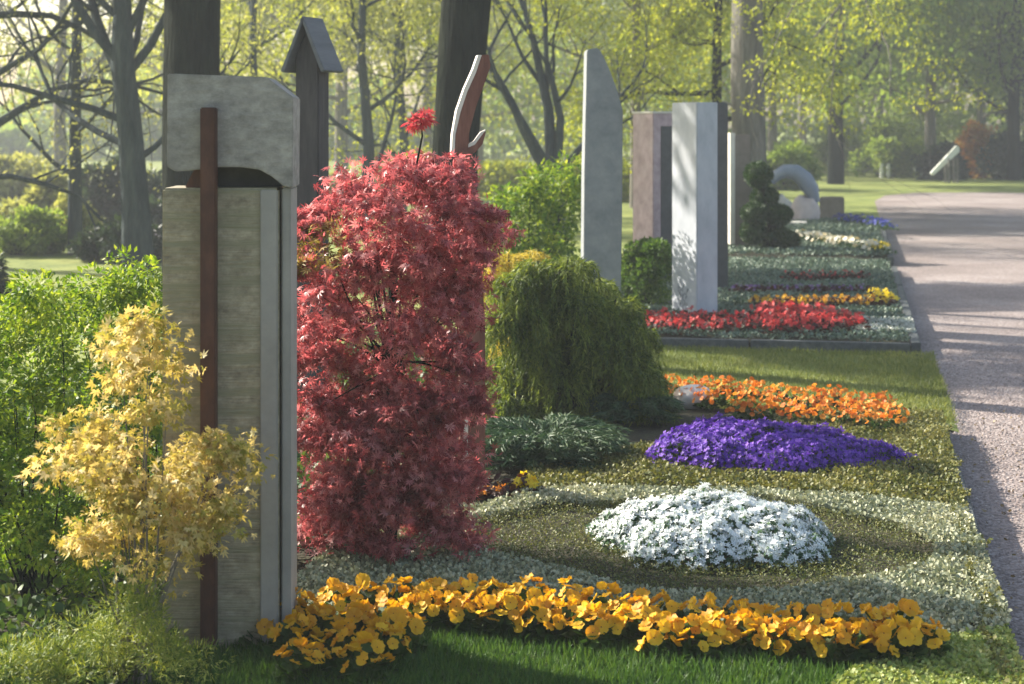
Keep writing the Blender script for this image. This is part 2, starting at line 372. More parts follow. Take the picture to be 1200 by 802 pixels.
def bed_pts(s0, s1, t0, t1, n, seed, z=0.0):
    r = rng(seed); q = O+r.uniform(s0, s1, n)[:, None]*V_+r.uniform(t0, t1, n)[:, None]*U
    return np.column_stack([q, np.full(n, z)])
carpet('groundcover', bed_pts(-2.6, -.07, 2.66, 9.3, 52000, 7), M['teal'], 'grey teal groundcover filling the bed of red flowers', 'groundcover', .022, hgt=.03, seed=7)
carpet('groundcover', bed_pts(-2.6, -.07, 9.95, 16.9, 26000, 8), M['teal'], 'blue green groundcover in the farthest flower bed', 'groundcover', .032, hgt=.04, seed=8)
M['chalk'] = leafmat('pale_stonecrop', [(.3, .36, .3), (.5, .52, .46), (.68, .66, .6)], trans=.1, scale=4, tint=(1, 1, .9))
carpet('groundcover', ground_pts([(985, 391), (1000, 378), (1068, 377), (1072, 391)], 6000, 9), M['chalk'], 'whitish stonecrop patch in the path corner of the red bed', 'groundcover', .018, hgt=.03, seed=9)
FL = ground_pts([(1110, 480), (1200, 480), (1200, 800), (1215, 800)], 110, 13, z=-.085)
M['litter'] = leafmat('dry_leaf', [(.10, .06, .03), (.22, .15, .07), (.3, .26, .1)], trans=.1)
carpet('fallen_leaves', FL, M['litter'], 'dry leaves and petals scattered on the near path', 'fallen leaves', .014, hgt=.004, seed=13, up=.1, hum=0)
# loose leaf litter / pebbles on the near path
M['pebble'] = leafmat('path_pebbles', [(.10, .08, .07), (.22, .17, .155), (.34, .28, .26), (.50, .45, .42)], trans=0, scale=2)
PEB = Tpl([(-.5, 0, -.1), (-.1, -.4, -.1), (.5, -.1, -.1), (.3, .45, -.1), (-.3, .4, -.1), (0, .05, .35)], [(0, 1, 5), (1, 2, 5), (2, 3, 5), (3, 4, 5), (4, 0, 5)])
r = rng(10); n = 22000
q = O+(r.uniform(.0, 1.6, n)**1.0)[:, None]*V_+r.uniform(-4.6, 3.5, n)[:, None]*U
Ap = r.normal(size=(n, 3)); Ap[:, 2] = 0
tag(link('gravel', scatter('gravel', PEB, np.column_stack([q, np.full(n, -.092)]), Ap, np.tile([0, 0, 1.], (n, 1)), r.uniform(.006, .016, n)), M['pebble']), 'reddish grey loose gravel strewn on the path', 'gravel', kind='stuff')

M['ivy'] = leafmat('ivy_undergrowth', [(.015, .04, .01), (.04, .09, .02), (.09, .16, .03), (.2, .24, .06)], trans=.25, scale=4)
carpet('undergrowth', bed_pts(-4.6, -2.12, -4.6, 1.6, 40000, 12), M['ivy'], 'leafy green undergrowth below the shrubs behind the gravestone', 'undergrowth', .03, hgt=.05, seed=12)
# ---------------------------------------------------------------- gravestones
M['stone_front'] = solid('sandstone_ribbed', [(.19, .165, .12), (.31, .275, .20), (.44, .39, .29)], scale=26, rough=.85, bump=.8, bscale=11, bdist=.006, stretch=(1, 1, 16), cstretch=(1, 1, 1.3), blotch=((.25, .24, .16), 3.0))
M['stone_side'] = solid('sandstone_smooth', [(.25, .24, .225), (.35, .335, .31)], scale=6, rough=.8, bump=.3, bscale=60, bdist=.002)
M['stone_head'] = solid('sandstone_head', [(.16, .15, .14), (.28, .265, .245), (.41, .385, .355)], scale=16, rough=.85, bump=.7, bscale=22, bdist=.004, stretch=(1, 1, 3), cstretch=(1, 1, 1.5))
M['rust'] = solid('rusty_bronze', [(.03, .011, .008), (.065, .024, .016), (.11, .045, .028)], scale=12, rough=.6, bump=.4, bscale=60, bdist=.002, stretch=(1, 1, .4))
M['grey_slate'] = solid('grey_slate', [(.15, .165, .18), (.22, .235, .25), (.29, .30, .31)], scale=5, rough=.75, bump=.5, bscale=30, bdist=.004)
M['white_marble'] = solid('white_marble', [(.33, .35, .40), (.44, .46, .51), (.54, .55, .59)], scale=4, rough=.45, bump=.2, bscale=20, bdist=.002, stretch=(1, 1, .5))
M['rose_stone'] = solid('rose_granite', [(.30, .215, .23), (.43, .32, .34), (.54, .43, .45)], scale=8, rough=.6, bump=.3, bscale=60, bdist=.002)
M['dark_stone'] = solid('dark_toned_stone', [(.05, .05, .055), (.09, .09, .095)], scale=12, rough=.5, bump=.2, bscale=80, bdist=.002)  # dark tone, also puts shade into the head recess and the rose stone's face
M['brown_stone'] = solid('brown_stone', [(.16, .13, .11), (.25, .21, .18)], scale=7, rough=.8, bump=.5, bscale=40, bdist=.003)
M['pale_stone'] = solid('pale_limestone', [(.60, .56, .50), (.75, .71, .65)], scale=8, rough=.8, bump=.3, bscale=60, bdist=.002)  # also paints the sunlit edges of the sculpture and the slender post

def q1(px, py, d=4.54): return ((px-272)/F*d, H-(py-HY)/F*d)
base = P3(272, 745, 4.54); base[2] = 0
hs = empty('gravestone', base, 'tall two-piece sandstone gravestone with a rust red vertical bar, nearest in the row', 'gravestone', rz=R(2))
lo = [q1(198, 752), q1(331, 752), q1(331, 219), q1(198, 219)]
o = link('lower_block', prism_mesh('lower_block', [(x, z-.02 if z < .05 else z) for x, z in lo], .20, .006), M['stone_front'], hs)
# bevelled side slab with its groove
sx0, sx1 = q1(333.5, 0)[0], q1(344, 0)[0]
me = prism_mesh('side_slab', [(sx0, -.03), (sx1, -.03), (sx1, q1(0, 219)[1]), (sx0, q1(0, 219)[1])], .185, .004); o = link('side_slab', me, M['stone_side'], hs); o.location.y = .005
ch = prism_mesh('chamfer_band', [(q1(310, 0)[0], -.02), (q1(330, 0)[0], -.02), (q1(330, 0)[0], q1(0, 221)[1]), (q1(310, 0)[0], q1(0, 221)[1])], .012, .003); o = link('chamfer_band', ch, M['stone_side'], hs); o.location.y = -.103; o.rotation_euler = (0, 0, 0)
hd = [q1(204, 194), q1(214, 200), q1(230, 199), q1(262, 195), q1(288, 195), q1(310, 198), q1(324, 206), q1(337, 217), q1(347, 218.6), q1(348, 115), q1(318, 92), q1(205, 88)]
o = link('head_block', prism_mesh('head_block', hd, .205, .0025), M['stone_head'], hs); o.location.y = -.012
o = link('recess_shade', prism_mesh('recess_shade', [q1(250, 219), q1(334, 219), q1(334, 190), q1(250, 190)], .05, .003), M['dark_stone'], hs); o.location.y = .03  # dark block that paints the shade inside the recess
o = link('neck_support', prism_mesh('neck_support', [q1(222, 219), q1(246, 219), q1(246, 192), q1(236, 192)], .10, .003), M['rust'], hs); o.location.y = -.03
bar = prism_mesh('bronze_bar', [q1(245, 735), q1(262, 735), q1(262, 127), q1(245, 127)], .05, .003); o = link('bronze_bar', bar, M['rust'], hs); o.location.y = -.135

# gabled wooden marker
M['dark_wood'] = solid('dark_weathered_wood', [(.025, .022, .026), (.05, .044, .048), (.08, .07, .072)], scale=6, rough=.8, bump=.6, bscale=30, bdist=.004, stretch=(3, 3, .4))
M['roof_wood'] = solid('grey_roof_wood', [(.09, .095, .11), (.15, .155, .17)], scale=6, rough=.7, bump=.5, bscale=30, bdist=.003, stretch=(3, .4, 3))
d = 8.2; b_ = P3(366, 150, d); b_[2] = 0
gm = empty('grave_marker', b_, 'dark wooden grave marker with a pointed gable roof', 'grave marker', rz=R(-22))
link('post', box_mesh('post', .125, .11, H+(150-66)/F*d, .006, -.1+.1), M['dark_wood'], gm)
pk = H+(150-20)/F*d
for sgn in (-1, 1):
    e = [(0, pk), (0, pk-.035), (sgn*.098, pk-.27), (sgn*.118, pk-.262)]
    if sgn > 0: e = e[::-1]
    me = prism_mesh('roof_board', [(x+sgn*.001, z) for x, z in e], .20, .003)
    link('roof_board', me, M['roof_wood'], gm)
gb = prism_mesh('gable', [(-.0615, pk-.27), (.0615, pk-.27), (.0615, pk-.20), (0, pk-.06), (-.0615, pk-.20)], .105, .003); link('gable', gb, M['dark_wood'], gm)

# split wooden stele behind the maple
M['red_wood'] = solid('red_brown_wood', [(.10, .04, .028), (.17, .07, .05), (.25, .12, .085)], scale=7, rough=.7, bump=.6, bscale=30, bdist=.004, stretch=(3, 3, .4))
d = 6.35; c0 = P3(556, 150, d); c0[2] = 0
def qa(px, py): return ((px-556)/F*d, H-(py-HY)/F*d)
ws = empty('wooden_sculpture', c0, 'red brown carved wooden grave sculpture with a split horn-like top, behind the red maple', 'sculpture', rz=R(8))
o = link('shaft', prism_mesh('shaft', [(qa(538, 0)[0], -.02), (qa(567, 0)[0], -.02), qa(567, 380), qa(558, 240), qa(552, 176), qa(535, 176), qa(537, 300)], .10, .006), M['red_wood'], ws)
o = link('horn', prism_mesh('horn', [qa(531, 182), qa(546, 182), qa(549, 155), qa(557, 125), qa(567, 98), qa(574, 78), qa(572, 64), qa(563, 65), qa(556, 86), qa(546, 108), qa(538, 132), qa(532, 158)], .06, .003), M['red_wood'], ws)
e1 = prism_mesh('painted_sun_rim', [qa(528, 182), qa(531.5, 182), qa(532.5, 158), qa(538.5, 132), qa(546.5, 108), qa(556.5, 86), qa(563.5, 65), qa(559, 65), qa(553, 82), qa(543, 104), qa(534, 130), qa(529, 158)], .064, .001); link('painted_sun_rim', e1, M['pale_stone'], ws)  # pale strips put the sunlight along the wood's edges into colour
o = link('hook', prism_mesh('hook', [qa(545, 181), qa(556, 179), qa(565, 169), qa(569, 154), qa(564, 158), qa(556, 169), qa(549, 172), qa(549, 148), qa(546, 148)], .04, .002), M['red_wood'], ws)
e2 = prism_mesh('painted_sun_rim', [qa(548, 173), qa(556, 169.5), qa(564, 158.5), qa(569, 152), qa(563, 155), qa(555, 166), qa(548, 169)], .044, .001); link('painted_sun_rim', e2, M['pale_stone'], ws)
e3 = prism_mesh('painted_sun_rim', [qa(541, 0)[0:1]+(-.01,), qa(546, 0)[0:1]+(-.01,), qa(547, 400), qa(542, 400)], .11, .001); link('painted_sun_rim', e3, M['pale_stone'], ws)

# lance-shaped slate stele
d = 10.0; c0 = P3(705, 150, d); c0[2] = 0
def qb(px, py, d=10.0, cx=705): return ((px-cx)/F*d, H-(py-HY)/F*d)
o = link('gravestone', prism_mesh('gravestone', [(qb(681, 0)[0], -.05), (qb(724, 0)[0], -.05), qb(727, 260), qb(728, 130), qb(722, 108), qb(713, 84), qb(705, 66), qb(699, 57), qb(690, 58), qb(686, 60), qb(683, 200)], .16, .005), M['grey_slate'])
o.location = c0; o.rotation_euler = (0, 0, R(4)); tag(o, 'tall blade-shaped grey slate gravestone with a sloping tip, behind the weeping shrub', 'gravestone')

# rose granite stone, shade of its recessed face painted as a dark panel
d = 15.2; c0 = P3(766, 150, d); c0[2] = 0; hh = H+(150-128)/F*d
gs = empty('gravestone', c0, 'rose granite gravestone with a recessed face painted in shade, behind the green bush', 'gravestone', rz=R(26))
link('slab', box_mesh('slab', .225, .36, hh-.02, .006, -.02), M['rose_stone'], gs)
link('cap', box_mesh('cap', .235, .37, .02, .004, hh-.042), M['pale_stone'], gs)
o = link('shaded_face', box_mesh('shaded_face', .13, .02, hh*.90, .004, 0), M['dark_stone'], gs); o.location = (.03, -.175, 0)

# white blue column
d = 12.16; c0 = G(814, 369); hh = H-(120-150)/F*d
gs = empty('gravestone', c0, 'pale blue-white square marble column standing corner-on among red flowers', 'gravestone', rz=R(26))
link('column', box_mesh('column', .178, .34, hh+.03, .006, -.03), M['white_marble'], gs)
# carved plant at the foot of its lit face
eng = Tubes(); rr = random.Random(4)
for k in range(4):
    z0 = .04; x0 = -.07+.035*k; hgt = rr.uniform(.14, .27)
    pts = [(x0+.02*math.sin(i*.7+k), -.1112, z0+hgt*i/6) for i in range(7)]; eng.add(pts, [.003]*7, 4)
    for i in range(1, 6):
        x, _, z = pts[i]; eng.add([(x, -.1112, z), (x+.018*(1 if i % 2 else -1), -.1112, z+.018), (x+.026*(1 if i % 2 else -1), -.1112, z+.022)], [.0035, .005, .001], 4)
o = link('carved_plant', eng.mesh('carved_plant'), M['grey_slate'], gs); o.rotation_euler = (0, 0, -PI/2); o.location.x = .0225
# dark slim stele
d = 14.2; c0 = P3(845, 150, d); c0[2] = 0
o = link('gravestone', prism_mesh('gravestone', [(-.05, -.03), (.05, -.03), (.05, H+28/F*d), (.02, H+30/F*d), (-.05, H+30/F*d)], .08, .006), M['dark_stone']); o.location = c0; o.rotation_euler = (0, 0, R(6))
tag(o, 'slim dark gravestone just behind the pale marble column', 'gravestone')
# thin post stone
c0 = G(867, 291); d = c0[1]
gs = empty('gravestone', c0, 'slender brown stone post with its sunlit edge painted white, beside the topiary', 'gravestone', rz=R(10))
link('shaft', box_mesh('shaft', .20, .14, H-(158-150)/F*d, .006, 0), M['brown_stone'], gs)
o = link('painted_sun_edge', box_mesh('painted_sun_edge', .055, .15, H-(157-150)/F*d+.01, .004, 0), M['pale_stone'], gs); o.location = (-.11, -.012, 0)  # white strip paints the sun on the post's left face
o = link('foot_slab', box_mesh('foot_slab', .34, .3, .05, .006, 0), M['brown_stone'], gs)

# far arch sculpture, boulders, block
M['blue_stone'] = solid('blue_grey_stone', [(.16, .2, .27), (.25, .29, .37)], scale=5, rough=.5, bump=.4, bscale=30, bdist=.005)
M['pink_stone'] = solid('pink_boulder', [(.45, .38, .38), (.62, .54, .53)], scale=5, rough=.8, bump=.6, bscale=30, bdist=.006)
d = 24.5; c0 = P3(930, 150, d); c0[2] = 0
tb = Tubes(); cps = [(904, 214), (910, 206), (920, 201), (932, 202), (942, 210), (950, 222), (956, 238)]
tb.add([((x-930)/F*d, 0, H-(y-150)/F*d) for x, y in cps], [.05, .085, .105, .12, .13, .12, .06], 10, .05)
o = link('stone_sculpture', tb.mesh('stone_sculpture'), M['blue_stone']); o.location = c0; tag(o, 'blue-grey curved stone arching over the pale boulder', 'sculpture')
c1 = P3(944, 242, d); o = link('boulder', blob_mesh('boulder', .2, .19, .32, 3, .25, 3, 1.6), M['pink_stone']); o.location = (c1[0], c1[1], .05); o.scale = (1, 1, 1.1)
tag(o, 'pale pink boulder under the curved blue stone', 'boulder')
c1 = P3(918, 232, d+.4); o = link('boulder', blob_mesh('boulder', .17, .15, .30, 6, .25, 3, 1.6), M['pale_stone']); o.location = (c1[0], c1[1], .06)
tag(o, 'cream coloured boulder beside the topiary and curved stone', 'boulder')
d = 27; c1 = P3(975, 150, d); o = link('stone_block', box_mesh('stone_block', .38, .3, .36, .02, -.1), M['brown_stone']); o.location = (c1[0], c1[1], 0); tag(o, 'low brown stone block at the end of the flower beds', 'stone block')
o.rotation_euler = (0, 0, R(-12))
c1 = G(932, 265); o = link('grave_slab', box_mesh('grave_slab', .32, .45, .06, .01, 0), M['pale_stone']); o.location = c1; tag(o, 'small white slab lying at the foot of the pink boulder', 'slab'); o.rotation_euler = (0, 0, yaw)
# pale rounded stone by the orange pansies
c1 = G(812, 474); o = link('round_stone', blob_mesh('round_stone', .098, .09, .062, 2, .08, 4, 1.2), M['pale_stone']); o.location = (c1[0], c1[1], .035)
tag(o, 'smooth pale round stone at the edge of the orange pansies', 'stone')
# tilted board on stand and two marker posts at the far lawn
M['white_paint'] = solid('white_paint', [(.62, .64, .62), (.74, .75, .72)], scale=5, rough=.6, bump=.1)
d = 45.0; c0 = P3(1106, 150, d); c0[2] = -.1
tb_ = empty('tilted_board', c0, 'white sloping board on a low stand at the far edge of the lawn', 'board')
def qc(px, py): return ((px-1106)/F*d, H+.1-(py-HY)/F*d)
link('board', prism_mesh('board', [qc(1090, 203), qc(1093, 206), qc(1124, 178), qc(1123, 172), qc(1120, 171)], .14, .01), M['white_paint'], tb_)
for x in (1110, 1120):
    for y in (-.18, .18):
        me = box_mesh('leg', .05, .05, H+.1-(186-HY)/F*d, .004, 0); l_ = link('leg', me, M['bark_grey'], tb_); l_.location = (qc(x, 0)[0], y, 0)
for x, lb in ((1033, 'short white marker post on the far lawn, nearer the brown block'), (1041, 'short white marker post on the far lawn, nearer the tilted board')):
    c1 = G(x, 209, -.1); me = box_mesh('marker_post', .085, .085, .42, .015, 0); o = link('marker_post', me, M['white_paint']); o.location = c1; tag(o, lb, 'post', 'two white marker posts on the far lawn')

# ---------------------------------------------------------------- flowers
M['pansy_leaf'] = leafmat('pansy_leaves', [(.02, .05, .01), (.045, .10, .02), (.08, .15, .03)], trans=.3)
M['dark_leaf'] = leafmat('dark_red_leaves', [(.03, .012, .01), (.07, .02, .018), (.10, .05, .02)], trans=.25)
def petalmat(name, cols, tr=.35, tint=(1.1, 1, .8), each=0.0): return leafmat(name, cols, trans=tr, rough=.6, scale=9, hue=.4, tint=tint, each=each)
M['yellow'] = petalmat('yellow_petals', [(.52, .17, .006), (.72, .36, .010), (.80, .50, .016), (.84, .62, .04)], tr=.35, each=.5)
M['eye'] = solid('blossom_eye', [(.16, .03, .01), (.35, .08, .01)], bump=0)
M['orange'] = petalmat('orange_petals', [(.40, .06, .008), (.72, .20, .014), (.84, .36, .04), (.90, .56, .18)], each=.55)
M['red'] = petalmat('red_petals', [(.42, .02, .025), (.68, .05, .05), (.82, .16, .14)], tint=(1, .8, .8))
M['purple'] = petalmat('purple_petals', [(.045, .012, .17), (.10, .028, .34), (.18, .06, .50), (.36, .18, .66)], tr=.25, tint=(1, .9, 1.1))
M['white'] = petalmat('white_petals', [(.55, .62, .64), (.74, .79, .79), (.86, .88, .86), (.92, .92, .9)], tr=.2, tint=(1, 1, 1))
M['violet'] = petalmat('violet_petals', [(.12, .05, .2), (.22, .12, .34), (.36, .24, .45)], tint=(1, .9, 1.1))
M['blue'] = petalmat('blue_petals', [(.03, .04, .25), (.06, .08, .4)], tint=(1, 1, 1.1))
M['cream'] = petalmat('cream_petals', [(.75, .7, .5), (.85, .82, .72), (.88, .6, .12)], tr=.2)
M['lemon'] = petalmat('lemon_petals', [(.8, .6, .02), (.88, .75, .05)])

def leaf_dome(n, r0, hgt, seed, size, tpl, upw=.5):
    r = rng(seed); a = r.uniform(0, 2*PI, n); q = np.sqrt(r.uniform(0, 1, n))
    z = hgt*(1-q**2)*r.uniform(.3, 1, n)
    P = np.column_stack([r0*q*np.cos(a), r0*q*np.sin(a), z])
    A = np.column_stack([np.cos(a), np.sin(a), np.full(n, upw)])+r.normal(size=(n, 3))*.5
    N = np.tile([0, 0, 1.], (n, 1))+r.normal(size=(n, 3))*.4
    return scatter('foliage', tpl, P, A, N, r.uniform(.7, 1.3, n)*size)
bl_me = []
for i in range(4):
    me = scatter('blossom', blossom(5, .52+.04*i, .18+.16*(i % 3), eye=.10, ruff=.2+.03*i, seed=i), [(0, 0, 0)], [(0, 1, 0)], [(0, 0, 1)], .0195, smooth=True); bl_me.append(me)
for me in bl_me: me.materials.append(M['yellow']); me.materials.append(M['eye'])
bo_me = [me.copy() for me in bl_me]
for me in bo_me: me.materials[0] = M['orange']
pl_me = [leaf_dome(70, .062, .06, 20+i, .034, ROUND) for i in range(3)]
for me in pl_me: me.materials.append(M['pansy_leaf'])
STEM = Tubes(); STEM.add([(0, 0, -.05), (.003, 0, -.02), (0, 0, 0)], [.0013]*3, 4); stem_me = STEM.mesh('stem'); stem_me.materials.append(M['pansy_leaf'])

def pansy(pos, meshes, seed, nb, label, grp, sc=1.0, hgt=.085, wide=.066):
    r = random.Random(seed)
    p = empty('pansy_plant', pos, label, 'pansy', grp, rz=r.uniform(0, 6))
    o = bpy.data.objects.new('foliage', pl_me[seed % 3]); C.objects.link(o); o.parent = p; o.scale = (sc, sc, sc*hgt/.085)
    for k in range(nb):
        a = r.uniform(0, 6.28) if k else 0; q = wide*math.sqrt((k+.3)/nb)
        a = k*2.4+r.uniform(-.3, .3)
        o = bpy.data.objects.new('blossom', meshes[r.randrange(4)]); C.objects.link(o); o.parent = p
        x, y = q*math.cos(a), q*math.sin(a)
        z = hgt*(1-.55*(q/wide)**2)+r.uniform(-.008, .018)
        o.location = (x, y, z)
        n = Vector((x*11+r.uniform(-.8, .8), y*11+r.uniform(-.8, .8), .6+r.uniform(-.2, .3)))
        # flowers turn a little to the viewer's side of the bed, away from one another
        e = n.to_track_quat('Z', 'Y').to_euler(); o.rotation_euler = e
        s = sc*r.uniform(.8, 1.15); o.scale = (s, s, s)
    return p
ORD = 'first second third fourth fifth sixth seventh eighth ninth tenth eleventh twelfth thirteenth fourteenth fifteenth sixteenth seventeenth eighteenth nineteenth'.split()
def lerp(pts, n):
    pts = np.array(pts, float); seg = np.linalg.norm(np.diff(pts, axis=0), axis=1); cs = np.concatenate([[0], np.cumsum(seg)])
    t = np.linspace(0, cs[-1], n); return np.column_stack([np.interp(t, cs, pts[:, i]) for i in range(2)])
rr = random.Random(11); k = 0
for i, (px, py) in enumerate(lerp([(495, 736), (620, 742), (800, 766), (940, 772), (1080, 771)], 18)):
    pansy(G(px+rr.uniform(-6, 6), py+rr.uniform(-4, 4)), bl_me, k, 15, ORD[i]+' yellow pansy clump from the gravestone end, front line facing the grass', 'yellow pansies in the front row'); k += 1
for i, (px, py) in enumerate(lerp([(500, 716), (620, 722), (780, 742), (940, 752), (1060, 754)], 15)):
    pansy(G(px+rr.uniform(-6, 6), py+rr.uniform(-4, 4)), bl_me, k, 12, ORD[i]+' yellow pansy clump from the gravestone end, back line against the silver carpet', 'yellow pansies in the back line'); k += 1
for px, py in [(318, 752), (352, 738), (392, 728), (430, 724), (466, 722), (345, 768), (372, 756), (412, 748), (452, 745), (356, 795), (405, 778), (447, 776), (468, 760), (428, 796)]:
    pansy(G(px+rr.uniform(-4, 4), py), bl_me, k, 13, 'shaded amber pansy clump at the foot of the two-piece gravestone', 'amber pansies by the gravestone foot'); k += 1
for row, (a, b, n, lb) in enumerate([((800, 487), (1048, 506), 13, 'orange pansy clump in the front line of the orange patch'), ((790, 474), (1052, 496), 15, 'orange pansy clump in the middle of the orange patch'), ((790, 461), (1040, 484), 15, 'orange pansy clump in the back line of the orange patch')]):
    for i, (px, py) in enumerate(lerp([a, b], n)):
        if row == 0 and px < 850: continue
        pansy(G(px+rr.uniform(-5, 5), py+rr.uniform(-2, 2)), bo_me, k, 15, ORD[i]+' '+lb+' from the conifer', 'orange pansies, line %s' % ['in front', 'in the middle', 'at the back'][row], sc=.68, hgt=.085); k += 1

# cushions
def cushion(name, ctr, rx, ry, hgt, ang, n, tpl, size, m, label, cat, peak=(0, 0), taper=0.0, leafm=None, seed=0, nl=9000, rim=1.0):
    r = rng(seed); e = empty(name, ctr, label, cat, rz=ang)
    def pts(n, inner):
        a = r.uniform(0, 2*PI, n); q = np.sqrt(r.uniform(0, 1, n))*rim
        x = q*np.cos(a); y = q*np.sin(a)
        wdt = 1-taper*(x+1)/2
        lump = .14*np.sin(x*7+seed)*np.cos(y*6+1)+.11*np.sin(x*15+y*11+seed)*np.cos(y*13)+.08*np.sin(x*25-y*19)
        h = hgt*(np.maximum(0, 1-q**2.6)**.6)*(1-taper*.75*(x+1)/2)*(1+lump)
        edge = 1+.06*np.sin(a*5+seed)+.04*np.sin(a*11)
        X = x*rx*edge+peak[0]*h; Y = y*ry*wdt*edge
        Z = h*inner+r.normal(size=n)*.006
        Nn = np.column_stack([x/rx*hgt*1.6, y/ry*hgt*1.6, np.full(n, .55+.4*(1-q))])
        return np.column_stack([X, Y, Z]), Nn
    P, Nn = pts(n, 1.0)
    A = r.normal(size=(n, 3)); Nn = norm(Nn)+r.normal(size=(n, 3))*.45
    o = link('blossoms', scatter('blossoms', tpl, P+Nn*.003, np.cross(Nn, A), Nn, r.uniform(.7, 1.3, n)*size), m, e); o['kind'] = 'stuff'
    P, Nn = pts(nl, .9); P -= norm(Nn)*.008
    A = norm(Nn)+r.normal(size=(nl, 3))*.7
    link('foliage', scatter('foliage', LEAF, P, A, r.normal(size=(nl, 3)), r.uniform(.7, 1.3, nl)*.02), leafm or M['pansy_leaf'], e)
    return e
M['cush_leaf'] = leafmat('cushion_leaves', [(.06, .13, .06), (.13, .22, .12), (.22, .32, .2)], trans=.3, tint=(1, 1, .8))
c1 = G(836, 637); cushion('candytuft_cushion', c1, .385, .33, .125, yaw, 6200, TINY5, .0105, M['white'], 'domed cushion of white blossoms inside the bronze thyme ring', 'flower cushion', leafm=M['cush_leaf'], seed=5, nl=12000)
c1 = G(916, 541); cushion('aubrieta_cushion', c1, .54, .46, .17, yaw+.05, 10000, TINY4, .0105, M['purple'], 'purple blossom cushion tapering towards the path', 'flower cushion', taper=.72, seed=9, nl=9000)

def small_plants(pts, pm, lm, sizeb, nb, name, labelf, cat, grp, r0=.07, hgt=.09, seed=0, tpl=TINY5, nl=45):
    metas = []
    for v in range(4):
        r = rng(seed+v)
        a = r.uniform(0, 6.28, nb); q = np.sqrt(r.uniform(0, 1, nb))
        P = np.column_stack([r0*q*np.cos(a), r0*q*np.sin(a), hgt*(1-.5*q*q)+r.normal(size=nb)*.008])
        N = np.column_stack([q*np.cos(a), q*np.sin(a), np.full(nb, .6)])+r.normal(size=(nb, 3))*.3
        b = scatter('blossoms', tpl, P, np.cross(N, r.normal(size=(nb, 3))), N, r.uniform(.75, 1.25, nb)*sizeb); b.materials.append(pm)
        f = leaf_dome(nl, r0*1.05, hgt*.9, seed+v+9, .035, ROUND); f.materials.append(lm); metas.append((b, f))
    for i, p in enumerate(pts):
        e = empty(name, p, labelf(i) if callable(labelf) else labelf, cat, grp, rz=i*2.4)
        b, f = metas[i % 4]
        for nm, me in (('blossoms', b), ('foliage', f)):
            o = bpy.data.objects.new(nm, me); C.objects.link(o); o.parent = e
def poisson(outline, n, seed, dmin):
    P = ground_pts(outline, 3000, seed); out = []
    for p in P:
        if all((p[0]-q[0])**2+(p[1]-q[1])**2 > dmin*dmin for q in out): out.append(p)
        if len(out) >= n: break
    return out
small_plants(poisson([(758, 376), (764, 392), (870, 392), (905, 390), (900, 380), (850, 378), (800, 376)], 40, 1, .085), M['red'], M['dark_leaf'], .017, 13, 'primrose_plant', 'red primrose in the strip at the foot of the marble column', 'primrose', 'red primroses along the front kerb', seed=30, hgt=.08)
small_plants(poisson([(895, 384), (884, 371), (905, 367), (960, 372), (1012, 384), (1005, 391), (940, 394), (905, 394)], 60, 2, .095), M['red'], M['dark_leaf'], .019, 15, 'primrose_plant', 'bright red primrose in the wide patch between column and path', 'primrose', 'red primroses in the wide patch', seed=35, hgt=.09)
small_plants(lerp3 := [G(x, y) for x, y in lerp([(886, 362), (1030, 361)], 18)], M['yellow'], M['dark_leaf'], .02, 10, 'primula_plant', lambda i: ORD[i]+' yellow flower with dark leaves, towards the path, behind the red patch', 'primula', 'yellow flowers behind the red patch', seed=40, hgt=.09)
small_plants([G(x, y) for x, y in [(1026, 356), (1036, 355), (1031, 361), (1041, 360)]], M['lemon'], M['dark_leaf'], .026, 12, 'primula_plant', 'bright lemon yellow flower clump at the path end of the yellow row', 'primula', 'lemon flowers by the path', seed=44, hgt=.11)
small_plants([G(x, y) for x, y in lerp([(865, 345), (1010, 345)], 17)], M['violet'], M['dark_leaf'], .016, 7, 'violet_plant', lambda i: ORD[i]+' pale violet plant, towards the path, behind the yellow flowers', 'violet', 'violet flowers in a row', seed=48, hgt=.08)
small_plants([G(x, y) for x, y in lerp([(925, 331), (1012, 330)], 11)], M['red'], M['dark_leaf'], .013, 6, 'heather_plant', lambda i: ORD[i]+' crimson plant, towards the path, in the rearmost row of the red bed', 'heather', 'crimson plants in a row', seed=52, hgt=.1)
small_plants([G(x, y) for x, y in lerp([(938, 283), (985, 291), (1025, 298)], 12)], M['cream'], M['pansy_leaf'], .034, 12, 'primula_plant', lambda i: ORD[i]+' white and cream plant, towards the path, in the farthest bed', 'primula', 'cream flowers in the farthest bed', r0=.12, seed=56, hgt=.13)
small_plants([G(x, y) for x, y in [(1024, 296), (1032, 297), (1037, 299)]], M['lemon'], M['pansy_leaf'], .032, 9, 'primula_plant', 'yellow flower clump at the path end of the cream row', 'primula', 'yellow flowers ending the cream row', r0=.11, seed=60, hgt=.13)
small_plants([G(x, y) for x, y in lerp([(985, 263), (1008, 264), (1040, 271)], 10)], M['blue'], M['pansy_leaf'], .03, 16, 'grape_hyacinth', lambda i: ORD[i]+' deep blue flower clump, towards the path, in the farthest arc', 'blue flower', 'blue flowers in an arc', r0=.13, seed=64, hgt=.14)
small_plants([G(x, y) for x, y in [(606, 582), (614, 576), (622, 583)]], M['lemon'], M['dark_leaf'], .022, 12, 'primula_plant', 'small lemon yellow primula beside the red maple', 'primula', 'lemon primulas by the maple', r0=.03, seed=68, hgt=.06)
small_plants([G(x, y) for x, y in [(560, 588), (578, 580), (592, 588)]], M['orange'], M['dark_leaf'], .012, 4, 'heuchera_plant', 'dark red leafy plant between the maple and the lemon primulas', 'heuchera', 'dark red plants by the maple', r0=.06, seed=72, hgt=.06)

